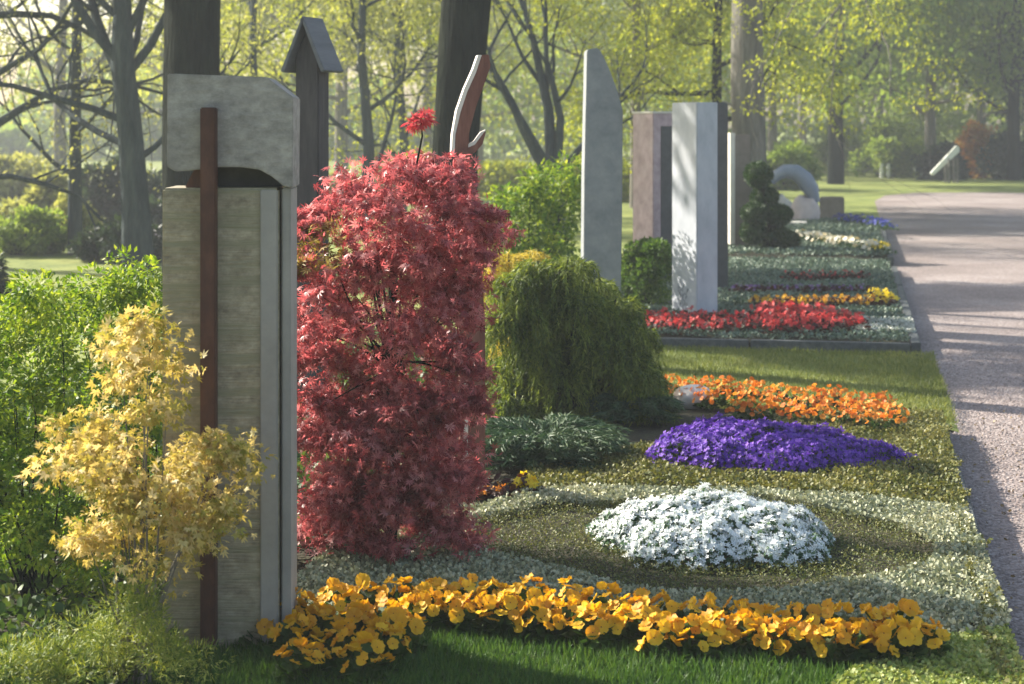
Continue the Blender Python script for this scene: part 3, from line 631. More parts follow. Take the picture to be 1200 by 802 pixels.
# ---------------------------------------------------------------- shrubs
def clumps(centers, rads, n_each, seed, droop=.3, up=.2, shell=.75, spread=1.0, ctr=None):
    """leaf positions in flattened clumps; the leaf axis points outward and hangs by droop"""
    r = rng(seed); Ps, As, Ns = [], [], []
    for c, ra in zip(centers, rads):
        n = int(n_each)
        v = norm(r.normal(size=(n, 3))); q = r.uniform(0, 1, n)**(1-shell)
        P = c+v*q[:, None]*ra
        A = v+r.normal(size=(n, 3))*.5; A[:, 2] -= droop
        if ctr is not None:
            o = norm(np.asarray(c)-ctr); A += o*.8
        N = np.tile([0, 0, 1.], (n, 1))+v*.4+r.normal(size=(n, 3))*.5
        Ps.append(P); As.append(A); Ns.append(N)
    return np.concatenate(Ps), np.concatenate(As), np.concatenate(Ns)
def twigs(parent, base, tips, r0, m, seed=0, name='branch', sides=5):
    r = rng(seed); tb = Tubes()
    for tp in tips:
        b = np.asarray(base)+r.normal(size=3)*[.02, .02, 0]; tp = np.asarray(tp)
        mid = b*.5+tp*.5+r.normal(size=3)*.05*np.linalg.norm(tp-b); mid[2] += .08*np.linalg.norm(tp-b)
        t = np.linspace(0, 1, 7)[:, None]; pts = (1-t)**2*b+2*t*(1-t)*mid+t*t*tp
        tb.add(pts, r0*(1-np.linspace(0, 1, 7)*.8), sides)
    return link(name, tb.mesh(name), m, parent)

# -- red laceleaf maple
M['maple'] = leafmat('red_maple_leaves', [(.05, .012, .014), (.20, .044, .05), (.44, .13, .14), (.62, .29, .29), (.74, .56, .54)], trans=.48, rough=.38, scale=9, hue=.45, tint=(1.35, .8, .8))
M['maple_green'] = leafmat('green_tinged_maple_leaves', [(.18, .14, .03), (.34, .28, .07), (.30, .10, .05)], trans=.4)
mb = G(462, 655); mb[1] = 5.42; mb[0] = (455-CX)/F*5.42; mb[2] = 0
mt = empty('maple_tree', mb, 'drooping red laceleaf maple beside the two-piece gravestone', 'maple')
r = rng(21); cs, rs = [], []
prof = [(.0, .23), (.12, .25), (.3, .255), (.5, .265), (.7, .275), (.85, .30), (1.0, .325), (1.12, .30), (1.22, .24), (1.3, .14)]
for k in range(235):
    z = .03+1.24*r.uniform()**.95; a = r.uniform(0, 2*PI)
    rad = np.interp(z, [p[0] for p in prof], [p[1] for p in prof])*(.86+.26*r.uniform(-1, 1)+.09*math.sin(z*14+a*2))
    q = rad*(1-.55*(r.uniform() < .3)*r.uniform())
    z = (z+.06*q*math.cos(a)/.3*z/1.24)*.965
    cs.append(np.array([q*math.cos(a), q*math.sin(a)*.85, z])); rs.append(np.array([.10, .10, .05])*r.uniform(.5, 1.4))
for k in range(34):        # sprays that break the outline
    a = r.uniform(0, 2*PI); z = r.uniform(.25, 1.26); q = np.interp(z, [p[0] for p in prof], [p[1] for p in prof])*r.uniform(1.05, 1.28)
    for j in range(3): cs.append(np.array([(q-.05*j)*math.cos(a), (q-.05*j)*math.sin(a)*.85, z*.965-.03+.012*j])); rs.append(np.array([.05, .05, .022])*r.uniform(.7, 1.2))
for k in range(70):
    a = r.uniform(PI, 2*PI); q = r.uniform(.12, .25); cs.append(np.array([q*math.cos(a), q*math.sin(a), r.uniform(.03, .5)])); rs.append(np.array([.08, .07, .05])*r.uniform(.6, 1.3))
P, A, N = clumps(cs, rs, 74, 22, droop=.5, shell=.35)
A += rng(5).normal(size=A.shape)*1.1; N += rng(6).normal(size=N.shape)*.9
px_ = np.clip((P[:, 0]+mb[0])/(P[:, 1]+mb[1])*F+CX, 0, 2000)
keep = P[:, 2] > .01
g = (np.abs(P[:, 2]-1.03-.25*P[:, 0]) < .07) & (P[:, 0] < -.12) & (P[:, 1] < .05) & (r.uniform(size=len(P)) < .6)
k1 = keep & ~g
link('foliage', scatter('foliage', PALM7, P[k1], A[k1], N[k1], r.uniform(.014, .032, k1.sum())), M['maple'], mt)
k2 = keep & g
o = link('green_sprig', scatter('green_sprig', PALM7, P[k2], A[k2], N[k2], r.uniform(.022, .036, k2.sum())), M['maple_green'], mt); o['label'] = 'yellow green tinged sprig of leaves'
tr = Tubes(); tr.add([(0, 0, -.02), (.02, .05, .25), (-.02, .06, .55), (.02, 0, .85), (0, 0, 1.1)], [.022, .018, .015, .012, .008], 8, .05); link('trunk', tr.mesh('trunk'), M['bark_dark'], mt)
twigs(mt, (0, 0, .6), cs[:40], .005, M['bark_dark'], 23)
# the lone shoot that stands above the crown
sp = P3(493, 141, 5.42)-mb
tw = Tubes(); tw.add([(sp[0]-.03, 0, 1.15), (sp[0]+.005, 0, sp[2]-.05), (sp[0], 0, sp[2])], [.004, .003, .002], 4); o = link('top_shoot', tw.mesh('top_shoot'), M['bark_dark'], mt)
P, A, N = clumps([sp, sp+[.018, 0, .01], sp+[-.02, 0, -.01]], [np.array([.03, .03, .022])]*3, 24, 24, droop=.2)
M['maple_pink'] = leafmat('young_pink_leaves', [(.45, .05, .07), (.62, .12, .14)], trans=.4, tint=(1.3, .8, .8))
link('young_leaves', scatter('young_leaves', PALM7, P, A, N, .026), M['maple_pink'], o)

# -- golden maple in front of the stone's edge
M['golden'] = leafmat('golden_leaves', [(.12, .16, .02), (.34, .33, .05), (.60, .50, .14), (.78, .66, .34), (.88, .78, .54)], trans=.42, scale=6, hue=.5, tint=(1.15, 1.0, .7))
gd = 4.15; gb_ = np.array([(160-CX)/F*gd, gd, 0.0])
gt = empty('golden_maple', gb_, 'golden yellow leaved shrub leaning over the edge of the two-piece gravestone', 'shrub')
cs, rs = [], []; r = rng(31)
for (x, y, rx, ry, n) in [(150, 415, 34, 40, 9), (135, 395, 20, 18, 4), (165, 455, 40, 30, 7), (110, 500, 42, 28, 9), (170, 520, 65, 40, 18), (235, 510, 40, 26, 8), (262, 548, 22, 18, 4), (200, 575, 65, 40, 17), (130, 590, 60, 45, 16), (100, 545, 40, 40, 9), (185, 640, 55, 34, 12), (230, 610, 40, 30, 7), (125, 650, 45, 30, 6)]:
    for k in range(int(n*.72)):
        px, py = x+rx*r.uniform(-1, 1), y+ry*r.uniform(-1, 1); c = P3(px, py, gd+r.uniform(-.16, .16))-gb_; cs.append(c); rs.append(np.array([.075, .075, .05])*r.uniform(.5, 1.4))
P, A, N = clumps(cs, rs, 72, 32, droop=.4, shell=.35); A += rng(7).normal(size=A.shape)*.8; N += rng(8).normal(size=N.shape)*.7
link('foliage', scatter('foliage', PALM5, P, A, N, r.uniform(.012, .026, len(P))), M['golden'], gt)
twigs(gt, (0, 0, 0), cs[::5], .0045, M['bark_grey'], 33)

# -- green shrubs at the edge
M['lime'] = leafmat('fresh_green_leaves', [(.025, .075, .006), (.09, .19, .012), (.26, .36, .03), (.55, .58, .12)], trans=.5, scale=6, hue=.5)
M['green'] = leafmat('green_leaves', [(.025, .07, .012), (.06, .13, .02), (.12, .21, .035), (.22, .30, .07)], trans=.4, scale=3, hue=.5)
def screen_shrub(name, cx, d, blobs, dep, mm, label, cat, seed, n_each, size, tpl=LEAF, droop=.1, crad=.06, bark='bark_dark', grp=None, tw=2):
    b = np.array([(cx-CX)/F*d, d, 0.0]); e = empty(name, b, label, cat, grp); r = rng(seed); cs, rs = [], []
    for (x, y, rx, ry, n) in blobs:
        for k in range(n):
            a = r.uniform(0, 2*PI); q = math.sqrt(r.uniform())
            c = P3(x+rx*q*math.cos(a), y+ry*q*math.sin(a), d+r.uniform(-dep, dep))-b
            if c[2] < .02: continue
            cs.append(c); rs.append(np.array([crad, crad, crad*.75])*r.uniform(.6, 1.4))
    P, A, N = clumps(cs, rs, n_each, seed+1, droop=droop)
    P[:, 2] = np.maximum(P[:, 2], .005)
    link('foliage', scatter('foliage', tpl, P, A, N, rng(seed+2).uniform(.65, 1.3, len(P))*size), mm, e)
    twigs(e, (0, 0, -.02), cs[::tw*3], .0036*max(1, d/5), M[bark], seed+3)
    return e
screen_shrub('leafy_shrub', 40, 4.9, [(20, 380, 60, 45, 16), (30, 470, 70, 60, 26), (40, 570, 80, 60, 26), (40, 670, 70, 60, 20), (20, 360, 14, 20, 4), (50, 345, 12, 18, 2), (-60, 500, 60, 150, 40)], .25, M['lime'], 'bright fresh green leafy shrub at the edge of the photo beside the golden one', 'shrub', 41, 150, .020)
screen_shrub('leafy_shrub', 170, 5.5, [(150, 370, 45, 38, 16), (178, 345, 22, 30, 8), (140, 320, 10, 30, 3), (95, 400, 50, 40, 14), (160, 440, 45, 50, 16), (180, 560, 35, 100, 20), (90, 340, 30, 12, 3), (110, 640, 70, 60, 20)], .25, M['lime'], 'taller green shrub with upright shoots between the golden shrub and the gravestone', 'shrub', 45, 130, .021)
M['low_con'] = leafmat('yellow_green_conifer', [(.04, .09, .012), (.13, .20, .025), (.34, .38, .06), (.62, .60, .18)], trans=.3, scale=6, hue=.5)
screen_shrub('low_conifer', 120, 4.1, [(150, 735, 55, 28, 22), (90, 765, 80, 30, 26), (170, 700, 26, 14, 5), (20, 790, 60, 30, 16), (200, 775, 50, 20, 10)], .14, M['low_con'], 'low yellow green conifer spreading in front of the golden shrub', 'conifer', 49, 190, .016, tpl=NEEDLE, droop=-.1, crad=.045)
# small dark shrub at frame edge
M['box'] = leafmat('dark_green_leaves', [(.012, .035, .010), (.03, .07, .018), (.06, .12, .03)], trans=.25, scale=5)

# -- weeping thread-leaf cypress
M['weep'] = leafmat('thread_cypress', [(.012, .03, .006), (.055, .095, .016), (.19, .25, .04), (.50, .54, .14)], trans=.4, scale=5, hue=.55)
def weeping(ctr, lobes, mm, label, seed, dep, m_per=22, size=.032, name='weeping_cypress', strands=150):
    """lobes = [(px, py of the crest, radius)]: each an arching plume whose threads hang down"""
    e = empty(name, ctr, label, 'conifer'); r = rng(seed); Ps, As, crest = [], [], []
    for (lx, ly, lr_) in lobes:
        c = P3(lx, ly, ctr[1]+r.uniform(-dep, dep))-ctr; crest.append(c)
        for k in range(strands):
            a = r.uniform(0, 2*PI); q = r.uniform(0, 1)**.6; L = r.uniform(.06, .17)*(1+.8*q); t = np.linspace(0, 1, m_per)
            R0 = lr_*q; z0 = c[2]-.28*lr_*q*q+r.uniform(-.05, .01); out = R0+r.uniform(.03, .09)*np.sqrt(t)
            zz = z0+.02*np.sin(t*2.2)-L*t**1.5; da = r.uniform(-.4, .4)*t
            Pk = np.column_stack([c[0]+out*np.cos(a+da), c[1]+out*np.sin(a+da), np.maximum(zz, .01+.02*r.uniform(size=m_per))]); Ps.append(Pk)
            As.append(norm(np.gradient(Pk, axis=0)+1e-6)+r.normal(size=(m_per, 3))*.5)
    P, A = np.concatenate(Ps), np.concatenate(As)
    link('foliage', scatter('foliage', NEEDLE, P, A, r.normal(size=P.shape), r.uniform(.6, 1.3, len(P))*size), mm, e)
    twigs(e, (0, 0, -.02), crest*2, .010, M['bark_dark'], seed+1)
    return e
c1 = np.array([(668-CX)/F*8.05, 8.05, 0])
wl = [(630, 306, .09), (665, 303, .10), (604, 322, .08), (695, 328, .10), (640, 338, .11), (722, 350, .09), (598, 362, .08), (672, 366, .12), (742, 385, .08), (706, 390, .11), (628, 396, .11), (596, 420, .07), (664, 424, .11), (752, 428, .08), (722, 438, .09), (690, 455, .1), (630, 452, .1), (756, 466, .07), (600, 462, .08), (660, 474, .1), (715, 474, .1),
      (640, 320, .10), (680, 345, .12), (715, 372, .10), (620, 350, .12), (655, 395, .14), (735, 410, .10)]
weeping(c1, wl, M['weep'], 'weeping olive green thread cypress mound behind the purple cushion', 61, .20)
M['weep_gold'] = leafmat('golden_thread', [(.25, .2, .02), (.5, .4, .05), (.66, .55, .12)], trans=.35, scale=5)
c1 = np.array([(608-CX)/F*8.9, 8.9, 0]); weeping(c1, [(596, 298, .08), (622, 296, .07), (585, 318, .07), (612, 322, .08), (600, 350, .1), (600, 400, .1)], M['weep_gold'], 'golden thread cypress tip peeping over the weeping mound beside the maple', 65, .08, size=.03, name='golden_cypress', strands=110)
M['juniper'] = leafmat('juniper_sprays', [(.012, .035, .015), (.03, .07, .03), (.07, .12, .05), (.14, .19, .08)], trans=.2, scale=6, hue=.5, tint=(1, 1, .8))
def juniper(ctr, r0, hgt, n, mm, label, seed):
    e = empty('juniper_shrub', ctr, label, 'juniper'); r = rng(seed); Ps, As = [], []; tb = Tubes()
    for k in range(n):
        a = r.uniform(0, 2*PI); L = r0*r.uniform(.5, 1.08); m = 34; t = np.linspace(.1, 1, m); el = r.uniform(.1, 1)
        x = L*t; z = hgt*el*np.sin(t*2.2)*1.05+.01
        Pk = np.column_stack([x*math.cos(a), x*math.sin(a), z]); dr = norm(np.gradient(Pk, axis=0))
        for sgn in (-1, 1, 0):
            side = np.array([-math.sin(a), math.cos(a), 0])*sgn
            Ps.append(Pk+side*r.uniform(0, .012, (m, 1))); As.append(dr+side*.9+r.normal(size=(m, 3))*.3)
        if k % 6 == 0: tb.add(Pk, .004*(1-t*.7), 4)
    P, A = np.concatenate(Ps), np.concatenate(As)
    link('foliage', scatter('foliage', NEEDLE, P, A, r.normal(size=P.shape), r.uniform(.6, 1.3, len(P))*.034), mm, e); link('branch', tb.mesh('branch'), M['bark_dark'], e)
c1 = np.array([(632-CX)/F*6.95, 6.95, 0]); juniper(c1, .34, .13, 380, M['juniper'], 'low spreading dark juniper in front of the weeping cypress', 71)
c1 = np.array([(742-CX)/F*7.9, 7.9, 0]); juniper(c1, .22, .10, 160, M['juniper'], 'small dark juniper mat between the weeping dome and purple cushion', 75)

# -- other shrubs
screen_shrub('leafy_shrub', 625, 12.6, [(620, 250, 55, 45, 36), (655, 225, 35, 35, 16), (590, 290, 40, 40, 16), (640, 310, 50, 45, 20)], .35, M['lime'], 'sunlit green bush between the maple and the grey blade gravestone', 'shrub', 81, 90, .045, crad=.11)
screen_shrub('leafy_shrub', 757, 12.9, [(757, 305, 24, 22, 26), (757, 335, 26, 26, 24)], .14, M['green'], 'round green bush in front of the rose granite gravestone', 'shrub', 85, 260, .03, droop=-.6, crad=.07)
screen_shrub('leafy_shrub', 862, 12.9, [(862, 362, 20, 9, 12)], .12, M['box'], 'small dark green mound at the foot of the marble column', 'shrub', 89, 60, .025, crad=.05)
# cloud pruned topiary
c0 = G(903, 294); d = c0[1]
tp = empty('topiary', c0, 'dark cloud-pruned evergreen with ball-shaped pads beside the slender post', 'topiary')
pads = [(889, 205, 15, 14), (896, 232, 15, 12), (884, 250, 14, 11), (912, 252, 15, 11), (905, 277, 20, 14), (882, 272, 13, 12), (922, 282, 14, 10)]
tb = Tubes()
for i, (x, y, rx, ry) in enumerate(pads):
    c = P3(x, y, d+.1*math.sin(i*2))-c0; r_ = rx/F*d
    me = blob_mesh('pad_core', r_*.85, r_*.85, ry/F*d*.85, i, .1, 2); cr = link('leaf_pad', me, M['box'], tp); cr.location = c
    v = norm(rng(90+i).normal(size=(1500, 3))); P = v*np.array([r_, r_, ry/F*d])*rng(99+i).uniform(.85, 1.08, (1500, 1))
    link('leaves', scatter('leaves', LEAF, P, v+rng(i).normal(size=(1500, 3))*.6, rng(i+5).normal(size=(1500, 3)), .035), M['box'], cr)
    tb.add([(0, 0, 0), (c[0]*.2, 0, c[2]*.5), tuple(c)], [.03, .025, .018], 5)
link('trunk', tb.mesh('trunk'), M['bark_dark'], tp)

# ---------------------------------------------------------------- trees
class Grower:
    def __init__(s, seed): s.r = rng(seed); s.tb = Tubes(); s.tips = []
    def limb(s, p, dirn, L, r0, lvl, sag=0.0, kids=(4, 4), up=.15, wig=.18, keep=1):
        r = s.r; n = 7; pts = [np.array(p, float)]; dv = norm(np.array(dirn, float))
        for i in range(n-1):
            dv = norm(dv+r.normal(size=3)*wig+np.array([0, 0, up-sag*i/n])); pts.append(pts[-1]+dv*L/(n-1))
        pts = np.array(pts); rad = r0*(1-np.linspace(0, 1, n)*.72)
        s.tb.add(pts, rad, 8 if lvl == 0 else (5 if lvl == 1 else 3))
        if lvl >= len(kids):
            s.tips += [pts[-1], pts[-3], pts[-5]]; return pts
        for k in range(kids[lvl]):
            t = .25+.72*(k+r.uniform(0, 1))/kids[lvl]; i = min(n-2, int(t*(n-1))); q = pts[i]+(pts[i+1]-pts[i])*(t*(n-1)-i)
            ax = norm(r.normal(size=3)); nd = norm(norm(pts[i+1]-pts[i])*.75+ax*.75)
            s.limb(q, nd, L*r.uniform(.45, .7), r0*.5*(1-t*.4), lvl+1, sag, kids, up, wig)
        return pts
def tree(name, base, trunk, label, bark, leafm, seed, mains, leaf_n=20, lr=.35, lsize=.09, grp=None, kids=(4, 4), cat='tree', sides=12, sag=0.1, wig=.18, up=.12, tpl=LEAF, droop=.4, shade_masses=(), zmin=.05):
    """trunk = [(dx,dy,z,r)...]; mains = [(z, azimuth, elevation, length, radius)...]"""
    e = empty(name, base, label, cat, grp); tb = Tubes()
    T = np.array(trunk, float); zz = np.linspace(0, 1, 24)*(len(T)-1)
    pts = np.column_stack([np.interp(zz, range(len(T)), T[:, i]) for i in range(3)]); rad = np.interp(zz, range(len(T)), T[:, 3])
    tb.add(pts, rad, sides, .045); link('trunk', tb.mesh('trunk'), M[bark], e)
    g = Grower(seed)
    for z, az, el, L, r0 in mains:
        p = [np.interp(z, T[:, 2], T[:, 0]), np.interp(z, T[:, 2], T[:, 1]), z]
        g.limb(p, (math.cos(az)*math.cos(el), math.sin(az)*math.cos(el), math.sin(el)), L, r0, 0, sag, kids, up, wig)
    extra = []
    for (mx_, my_, mz_, ra, rb, rc, nc) in shade_masses:       # unseen boughs added above the view to throw shade bands over the path
        ctr = np.array([mx_, my_, mz_])-np.array(base); rm = rng(seed+9)
        for q in range(nc): extra.append(ctr+norm(rm.normal(size=3))*rm.uniform(0, 1)**.4*np.array([ra, rb, rc]))
        p0 = np.array([np.interp(ctr[2]-1.2, T[:, 2], T[:, 0]), 0, ctr[2]-1.2])
        for q in extra[-nc::3]:
            t = np.linspace(0, 1, 6)[:, None]; g.tb.add((1-t)*p0+t*q+np.array([0, 0, .5])*t*(1-t), np.linspace(.04, .008, 6), 4)
    if extra:
        P, A, N = clumps(extra, [np.array([.42, .42, .3])]*len(extra), 70, seed+5, droop=droop)
        link('shade_crown', scatter('shade_crown', LEAF, P, A, N, rng(seed+6).uniform(.09, .2, len(P))), M[leafm], e)
    if mains: link('branches', g.tb.mesh('branches'), M[bark], e)['kind'] = 'stuff'
    if leaf_n and g.tips:
        cs = g.tips; P, A, N = clumps(cs, [np.array([lr, lr, lr*.7])]*len(cs), leaf_n, seed+1, droop=droop)
        k = P[:, 2] > zmin
        link('crown', scatter('crown', tpl, P[k], A[k], N[k], rng(seed+2).uniform(.6, 1.3, k.sum())*lsize), M[leafm], e)
    return e
M['spring'] = leafmat('spring_leaves', [(.12, .17, .02), (.26, .32, .03), (.42, .46, .05), (.58, .58, .12)], trans=.55, scale=.6, hue=.5)
M['spring_pale'] = leafmat('pale_spring_leaves', [(.14, .17, .05), (.26, .29, .09), (.38, .40, .15), (.5, .48, .24)], trans=.5, scale=.5, hue=.5)
M['wood_green'] = leafmat('woodland_leaves', [(.08, .14, .03), (.16, .25, .05), (.26, .35, .07), (.42, .47, .12)], trans=.6, scale=.4, hue=.55)
M['wood_dark'] = leafmat('dark_woodland_leaves', [(.012, .03, .018), (.03, .055, .028), (.05, .085, .035)], trans=.3, scale=.5, hue=.5)
M['autumn'] = leafmat('orange_shrub_leaves', [(.35, .14, .02), (.5, .24, .04), (.4, .3, .05)], trans=.4, scale=.8)
def gb3(px, d): return np.array([(px-CX)/F*d, d, -.1])
def mains(n, z0, z1, L, r0, seed, el=(.2, .7)):
    r = random.Random(seed); return [(z0+(z1-z0)*i/max(1, n-1), i*2.4+r.uniform(-.4, .4)+seed, r.uniform(*el), L*r.uniform(.75, 1.1)*(1-.35*i/n), r0*(1-.5*i/n)) for i in range(n)]
# the two big dark trunks
tree('dark_tree', gb3(226, 13), [(0, 0, 0, .27), (0, 0, .6, .23), (0, 0, 1.8, .215), (.02, 0, 4, .2), (.1, 0, 7, .12)], 'thick dark tree trunk directly behind the two-piece gravestone', 'bark_dark', 'spring', 101, mains(7, 3.6, 7, 3.0, .08, 1), shade_masses=[(-3.9, 14.9, 5.2, 2.2, .9, .5, 55)], leaf_n=5, lr=.45, lsize=.10, sides=16)
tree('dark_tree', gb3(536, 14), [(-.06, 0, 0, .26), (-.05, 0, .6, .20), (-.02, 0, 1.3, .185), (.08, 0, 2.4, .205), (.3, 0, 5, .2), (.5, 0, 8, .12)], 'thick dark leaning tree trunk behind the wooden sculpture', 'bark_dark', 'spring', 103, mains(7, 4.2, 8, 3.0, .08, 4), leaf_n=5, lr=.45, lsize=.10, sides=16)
# blue-grey many-limbed tree
tree('bare_tree', gb3(158, 17), [(.03, 0, 0, .17), (.0, 0, .8, .13), (-.06, 0, 1.6, .12), (-.12, 0, 2.1, .12), (-.12, 0, 2.7, .085), (-.2, 0, 4.5, .06), (-.2, 0, 6, .03)], 'blue-grey tree with many rising limbs in the sparse background', 'bark_blue', 'spring_pale', 105,
     [(1.85, 2.6, .75, 2.6, .06), (1.95, .5, .9, 2.4, .05), (2.05, 3.3, .95, 2.8, .055), (1.5, 3.0, .35, 2.4, .04), (1.1, .3, .3, 1.6, .035), (2.3, .2, .7, 2.4, .045), (2.5, 2.9, .6, 2.4, .04), (1.25, 2.9, .2, 2.8, .04), (2.0, 1.6, .8, 2.6, .04)], leaf_n=7, lr=.22, lsize=.05, wig=.14, shade_masses=[(-3.7, 19.4, 5.4, 2.4, 1.0, .5, 85)])
tree('slender_tree', gb3(88, 19.5), [(0, 0, 0, .09), (0, 0, 1.2, .07), (.02, 0, 2.6, .055), (-.02, 0, 5, .03)], 'slender straight tree standing beyond the bright green shrub', 'bark_blue', 'spring_pale', 107, mains(9, .9, 4.6, 1.9, .03, 3, (.1, .6)), leaf_n=8, lr=.25, lsize=.055, wig=.14)
tree('arching_tree', gb3(-70, 18), [(0, 0, 0, .16), (0, 0, 1.5, .14), (.1, 0, 3, .1), (.1, 0, 6, .05)], 'tree outside the frame whose arching boughs reach in beside the sky gap', 'bark_blue', 'spring_pale', 109, [(1.2, 0, .35, 2.6, .055), (1.7, .2, .3, 2.4, .045), (2.1, -.3, .5, 2.4, .05), (2.6, .1, .2, 2.2, .05), (3, 2, .6, 2.5, .06), (3, 4, .6, 2.5, .06), (.9, .2, .15, 2.2, .04)], leaf_n=9, lr=.22, lsize=.05, sag=.5)
# multi-stem
ms = gb3(648, 23)
e = tree('forked_tree', ms, [(0, 0, 0, .18), (0, 0, .5, .16), (0, 0, .8, .16)], 'blue-grey tree forking into several curved stems left of the blade gravestone'.replace('left of', 'beside'), 'bark_blue', 'spring', 111,
     [(.75, PI-.1, .95, 2.4, .085), (.8, PI/2, 1.35, 2.8, .09), (.8, .1, 1.2, 2.4, .07), (.7, 3.6, 1.2, 2.6, .06), (.8, 0.2, .7, 2.0, .05)], leaf_n=7, lr=.3, lsize=.06, kids=(4, 3), wig=.1)
# twiggy mid background
for i, (px, d, sd, lf) in enumerate([(428, 24, 1, 22), (470, 28, 5, 24), (300, 26, 9, 26), (355, 30, 15, 20)]):
    lb = ['thin twiggy tree between the gabled marker and the red maple', 'airy yellow green tree behind the lone maple shoot', 'pale yellow green tree between the dark trunk and gabled marker', 'farther thin tree behind the gabled wooden marker'][i]
    tree('twiggy_tree', gb3(px, d), [(0, 0, 0, .10), (.05, 0, 1.2, .08), (-.05, 0, 2.5, .06), (0, 0, 5, .03)], lb, 'bark_blue', ['spring_pale', 'spring', 'spring', 'spring_pale'][i], 120+sd, mains(9, .7, 4.6, 2.0, .04, sd, (.2, .9)), shade_masses=([(-2.6, 31.0, 6.2, 3.8, 2.4, .8, 180)] if i == 1 else []), leaf_n=lf, lr=.32, lsize=.07, grp='twiggy background trees', kids=(4, 3))
# lit trunk on the right with hanging sprays
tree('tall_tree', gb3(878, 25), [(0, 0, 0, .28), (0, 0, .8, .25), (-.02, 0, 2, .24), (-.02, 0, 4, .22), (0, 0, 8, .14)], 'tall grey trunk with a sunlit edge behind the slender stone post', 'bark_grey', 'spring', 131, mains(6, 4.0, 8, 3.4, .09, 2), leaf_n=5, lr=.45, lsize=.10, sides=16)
g_ = gb3(940, 23)
tree('lime_tree', gb3(840, 29), [(0, 0, 0, .10), (0, 0, 2, .085), (.03, 0, 4, .07), (0, 0, 7, .04)], 'yellow green lime tree behind the marble and rose gravestones', 'bark_dark', 'spring', 133, mains(12, 1.6, 6.5, 2.9, .05, 7, (.0, .6)), leaf_n=44, lr=.42, lsize=.085, kids=(5, 4))
tree('lime_tree', gb3(745, 31), [(0, 0, 0, .12), (0, 0, 2, .09), (.03, 0, 4, .07), (0, 0, 7, .04)], 'bright yellow green lime tree between the blade stone and the rose stone', 'bark_grey', 'spring', 137, mains(12, 1.4, 6.5, 2.7, .05, 11, (.0, .6)), leaf_n=44, lr=.42, lsize=.085, kids=(5, 4))
tree('lime_tree', gb3(1000, 22), [(.0, 0, 3.4, .05), (0, 0, 3.6, .05), (0, 0, 6, .04), (0, 0, 8, .03)], 'tree', 'bark_dark', 'spring', 139, [(3.6, 3.4, -.25, 1.5, .02), (3.6, 2.8, -.6, 1.1, .02), (3.7, .3, -.3, .9, .02)], leaf_n=26, lr=.20, lsize=.06, kids=(5, 4)) if False else None
# a limb of the tall tree hangs down beyond the topiary
hb = tree('spray_tree', gb3(1015, 21.5)+np.array([3.2, 1.0, 0]), [(0, 0, 0, .16), (0, 0, 2, .14), (0, 0, 5, .10), (0, 0, 8, .05)], 'tree outside the frame whose yellow green boughs hang over the far lawn', 'bark_grey', 'spring', 141,
     [(4.5, 3.25, .12, 4.4, .05), (4.3, 3.0, .10, 4.2, .045), (4.8, 3.5, .1, 4.6, .05), (4.9, 2.6, .2, 4, .05), (5, 0, .4, 3, .05), (5.5, 1.5, .4, 3, .05)], leaf_n=55, lr=.26, lsize=.06, kids=(6, 4), sag=.16, up=.02, zmin=1.65)
# trees behind the far lawn
for i, (px, d, rad, lm, sd) in enumerate([(979, 44, .23, 'wood_green', 1), (1188, 47, .2, 'wood_green', 2), (1090, 55, .2, 'wood_green', 3), (905, 52, .16, 'wood_green', 4), (1150, 62, .2, 'wood_green', 5), (1030, 64, .2, 'wood_green', 6), (560, 60, .2, 'spring', 7), (690, 62, .18, 'wood_green', 8), (800, 61, .2, 'spring', 9), (210, 44, .2, 'spring_pale', 10), (70, 40, .16, 'spring_pale', 12), (400, 46, .2, 'spring_pale', 13), (1230, 54, .2, 'wood_dark', 14), (300, 52, .2, 'spring', 15), (500, 56, .2, 'spring_pale', 16), (1065, 72, .2, 'spring_pale', 17), (940, 70, .2, 'spring_pale', 18)]):
    lbs = ['dark trunked woodland tree behind the brown block', 'tall dark woodland tree where the path leaves the photo', 'hazy green woodland tree behind the tilted board', 'slim woodland tree behind the curved blue stone', 'hazy woodland tree behind the orange shrub', 'distant woodland tree behind the two marker posts', 'far tree behind the leaning dark trunk', 'far tree behind the forked stems', 'far tree behind the marble column', 'far pale tree beyond the thick trunk of the two-piece gravestone', 'far pale tree beyond the slender tree', 'far pale tree above the red maple', 'dark woodland tree just past the edge of the photo', 'far yellow green tree beside the gabled marker', 'far pale tree beside the wooden sculpture', 'palest distant tree above the round green bush of the lawn', 'palest distant tree above the curved stone']
    pale = lm == 'spring_pale' and px < 600
    tree('woodland_tree', gb3(px, d), [(0, 0, 0, rad), (0, 0, 2, rad*.85), (.1, 0, 5, rad*.6), (0, 0, 8, .05)], lbs[i], ('bark_dark' if i in (0, 1) else 'bark_grey'), lm, 150+sd, mains(12, 1.8, 6.6, 4.0, .07, sd, (0, .5)), leaf_n=(6 if px in (70, 210) else 12 if pale else 16 if px in (560, 690, 800) else 46), lr=.8, lsize=.2, grp='woodland trees behind the lawn', kids=(4, 3), sides=8)
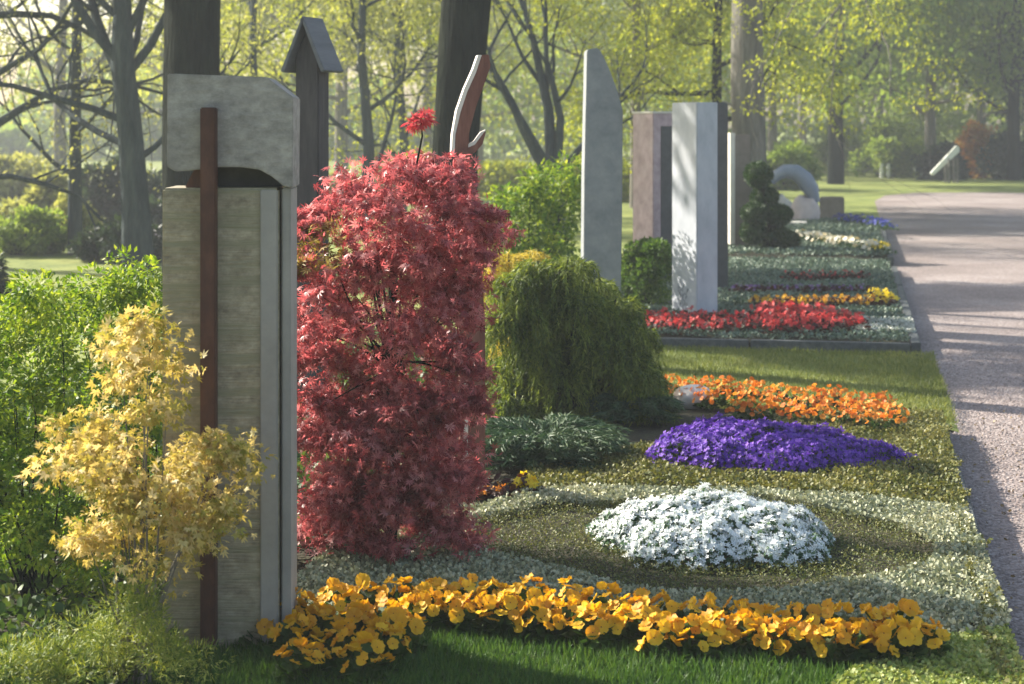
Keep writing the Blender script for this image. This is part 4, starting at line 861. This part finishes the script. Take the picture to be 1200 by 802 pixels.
# understorey bushes on the far side
def bush(name, px, d, wpx, ytop, mm, label, seed, n=7000, size=.14, grp=None):
    b = gb3(px, d); e = empty(name, b, label, 'bush', grp); rx = wpx/F*d/2; hz = H+.1-(ytop-150)/F*d; r = rng(seed)
    cs, rs = [], []
    for k in range(26):
        a = r.uniform(0, 2*PI); q = math.sqrt(r.uniform()); z = hz*r.uniform(.12, .86)*math.sqrt(max(.1, 1-q*q*.8)); cs.append(np.array([rx*.8*q*math.cos(a), rx*.6*q*math.sin(a), z])); rs.append(np.array([rx*.34, rx*.34, hz*.17])*r.uniform(.6, 1.3))
    P, A, N = clumps(cs, rs, n//26, seed+1, droop=.1); P[:, 2] = np.maximum(P[:, 2], .02)
    link('foliage', scatter('foliage', LEAF, P, A, N, r.uniform(.6, 1.3, len(P))*size), mm, e); twigs(e, (0, 0, 0), cs[::3], .03, M['bark_dark'], seed)
for a in [('bush', 1042, 50, 95, 138, M['wood_green'], 'rounded mid green bush behind the two marker posts', 201), ('bush', 1145, 49, 60, 132, M['autumn'], 'orange leaved bush behind the tilted board', 203, 4000), ('bush', 1105, 47.5, 60, 165, M['wood_dark'], 'dark bush directly behind the tilted board', 205),
          ('bush', 1190, 48, 80, 150, M['wood_dark'], 'dark bush at the edge of the far lawn under the tall tree', 207), ('bush', 920, 40, 80, 160, M['wood_green'], 'grey green bush behind the curved blue stone', 209), ('bush', 1010, 56, 120, 120, M['wood_green'], 'tall grey green bush behind the dark woodland trunk', 211),
          ('bush', 1085, 60, 120, 100, M['wood_green'], 'tall bush at the back above the orange leaves', 213), ('bush', 840, 36, 90, 165, M['wood_dark'], 'dark bush behind the marble column', 215), ('bush', 700, 34, 110, 170, M['spring'], 'yellow green bush behind the blade gravestone', 217),
          ('bush', 590, 36, 120, 185, M['spring'], 'bright yellow green bush behind the forked stems', 219), ('bush', 480, 34, 130, 165, M['spring_pale'], 'pale green bush above the maple crown', 221), ('bush', 60, 27, 110, 205, M['spring_pale'], 'pale yellow green bush across the side road', 223),
          ('bush', 140, 26, 120, 185, M['wood_dark'], 'dark blue green bush behind the many-limbed tree', 225), ('bush', 195, 24, 70, 225, M['wood_dark'], 'low dark bush beside the two-piece gravestone', 227), ('bush', -10, 13.5, 36, 290, M['wood_dark'], 'small dark bush cut by the frame above the bright green shrub', 229, 3000, .06),
          ('bush', 25, 19.5, 110, 236, M['wood_green'], 'low green bush in front of the side road beyond the fresh green shrub', 235, 6000, .07), ('bush', 150, 18.5, 120, 250, M['wood_dark'], 'low dark bush around the foot of the many-limbed tree', 237, 6000, .07), ('bush', 80, 21, 80, 222, M['spring_pale'], 'pale yellow green bush around the foot of the slender tree', 239, 6000, .07),
          ('bush', 330, 36, 120, 180, M['spring_pale'], 'pale green bush behind the gabled marker', 231), ('bush', 10, 34, 120, 170, M['spring_pale'], 'tall pale bush below the arching boughs', 233)]:
    bush(*a)
# the mass of the wood behind
r = rng(300); n = 60000
x = r.uniform(-45, 50, n); y = r.uniform(76, 90, n); top = 5.0+2.6*np.sin(x*.23)+1.6*np.sin(x*.61+1)+1.2*np.sin(x*1.7)+np.clip((x+8)*.35, -3.6, 9)
z = r.uniform(0, 1, n)**.9*top
tag(link('woods', scatter('woods', LEAF, np.column_stack([x, y, z]), r.normal(size=(n, 3)), r.normal(size=(n, 3)), r.uniform(.3, .8, n)), M['wood_green']), 'hazy mass of far woodland closing the view', 'woods', kind='stuff')

# ---------------------------------------------------------------- haze
hz = box_mesh('haze', 150, 130, 22, 0, -1.2); m, t, out = mat('haze_air')
pv = t.nodes.new('ShaderNodeVolumePrincipled'); pv.inputs['Density'].default_value = .0027; pv.inputs['Color'].default_value = (.90, .95, 1, 1); pv.inputs['Anisotropy'].default_value = .1
t.links.new(pv.outputs[0], out.inputs[1])
o = link('haze', hz, m); o.location = (0, 50, 0); tag(o, 'pale spring haze between the graves and the woodland', 'haze', kind='stuff')
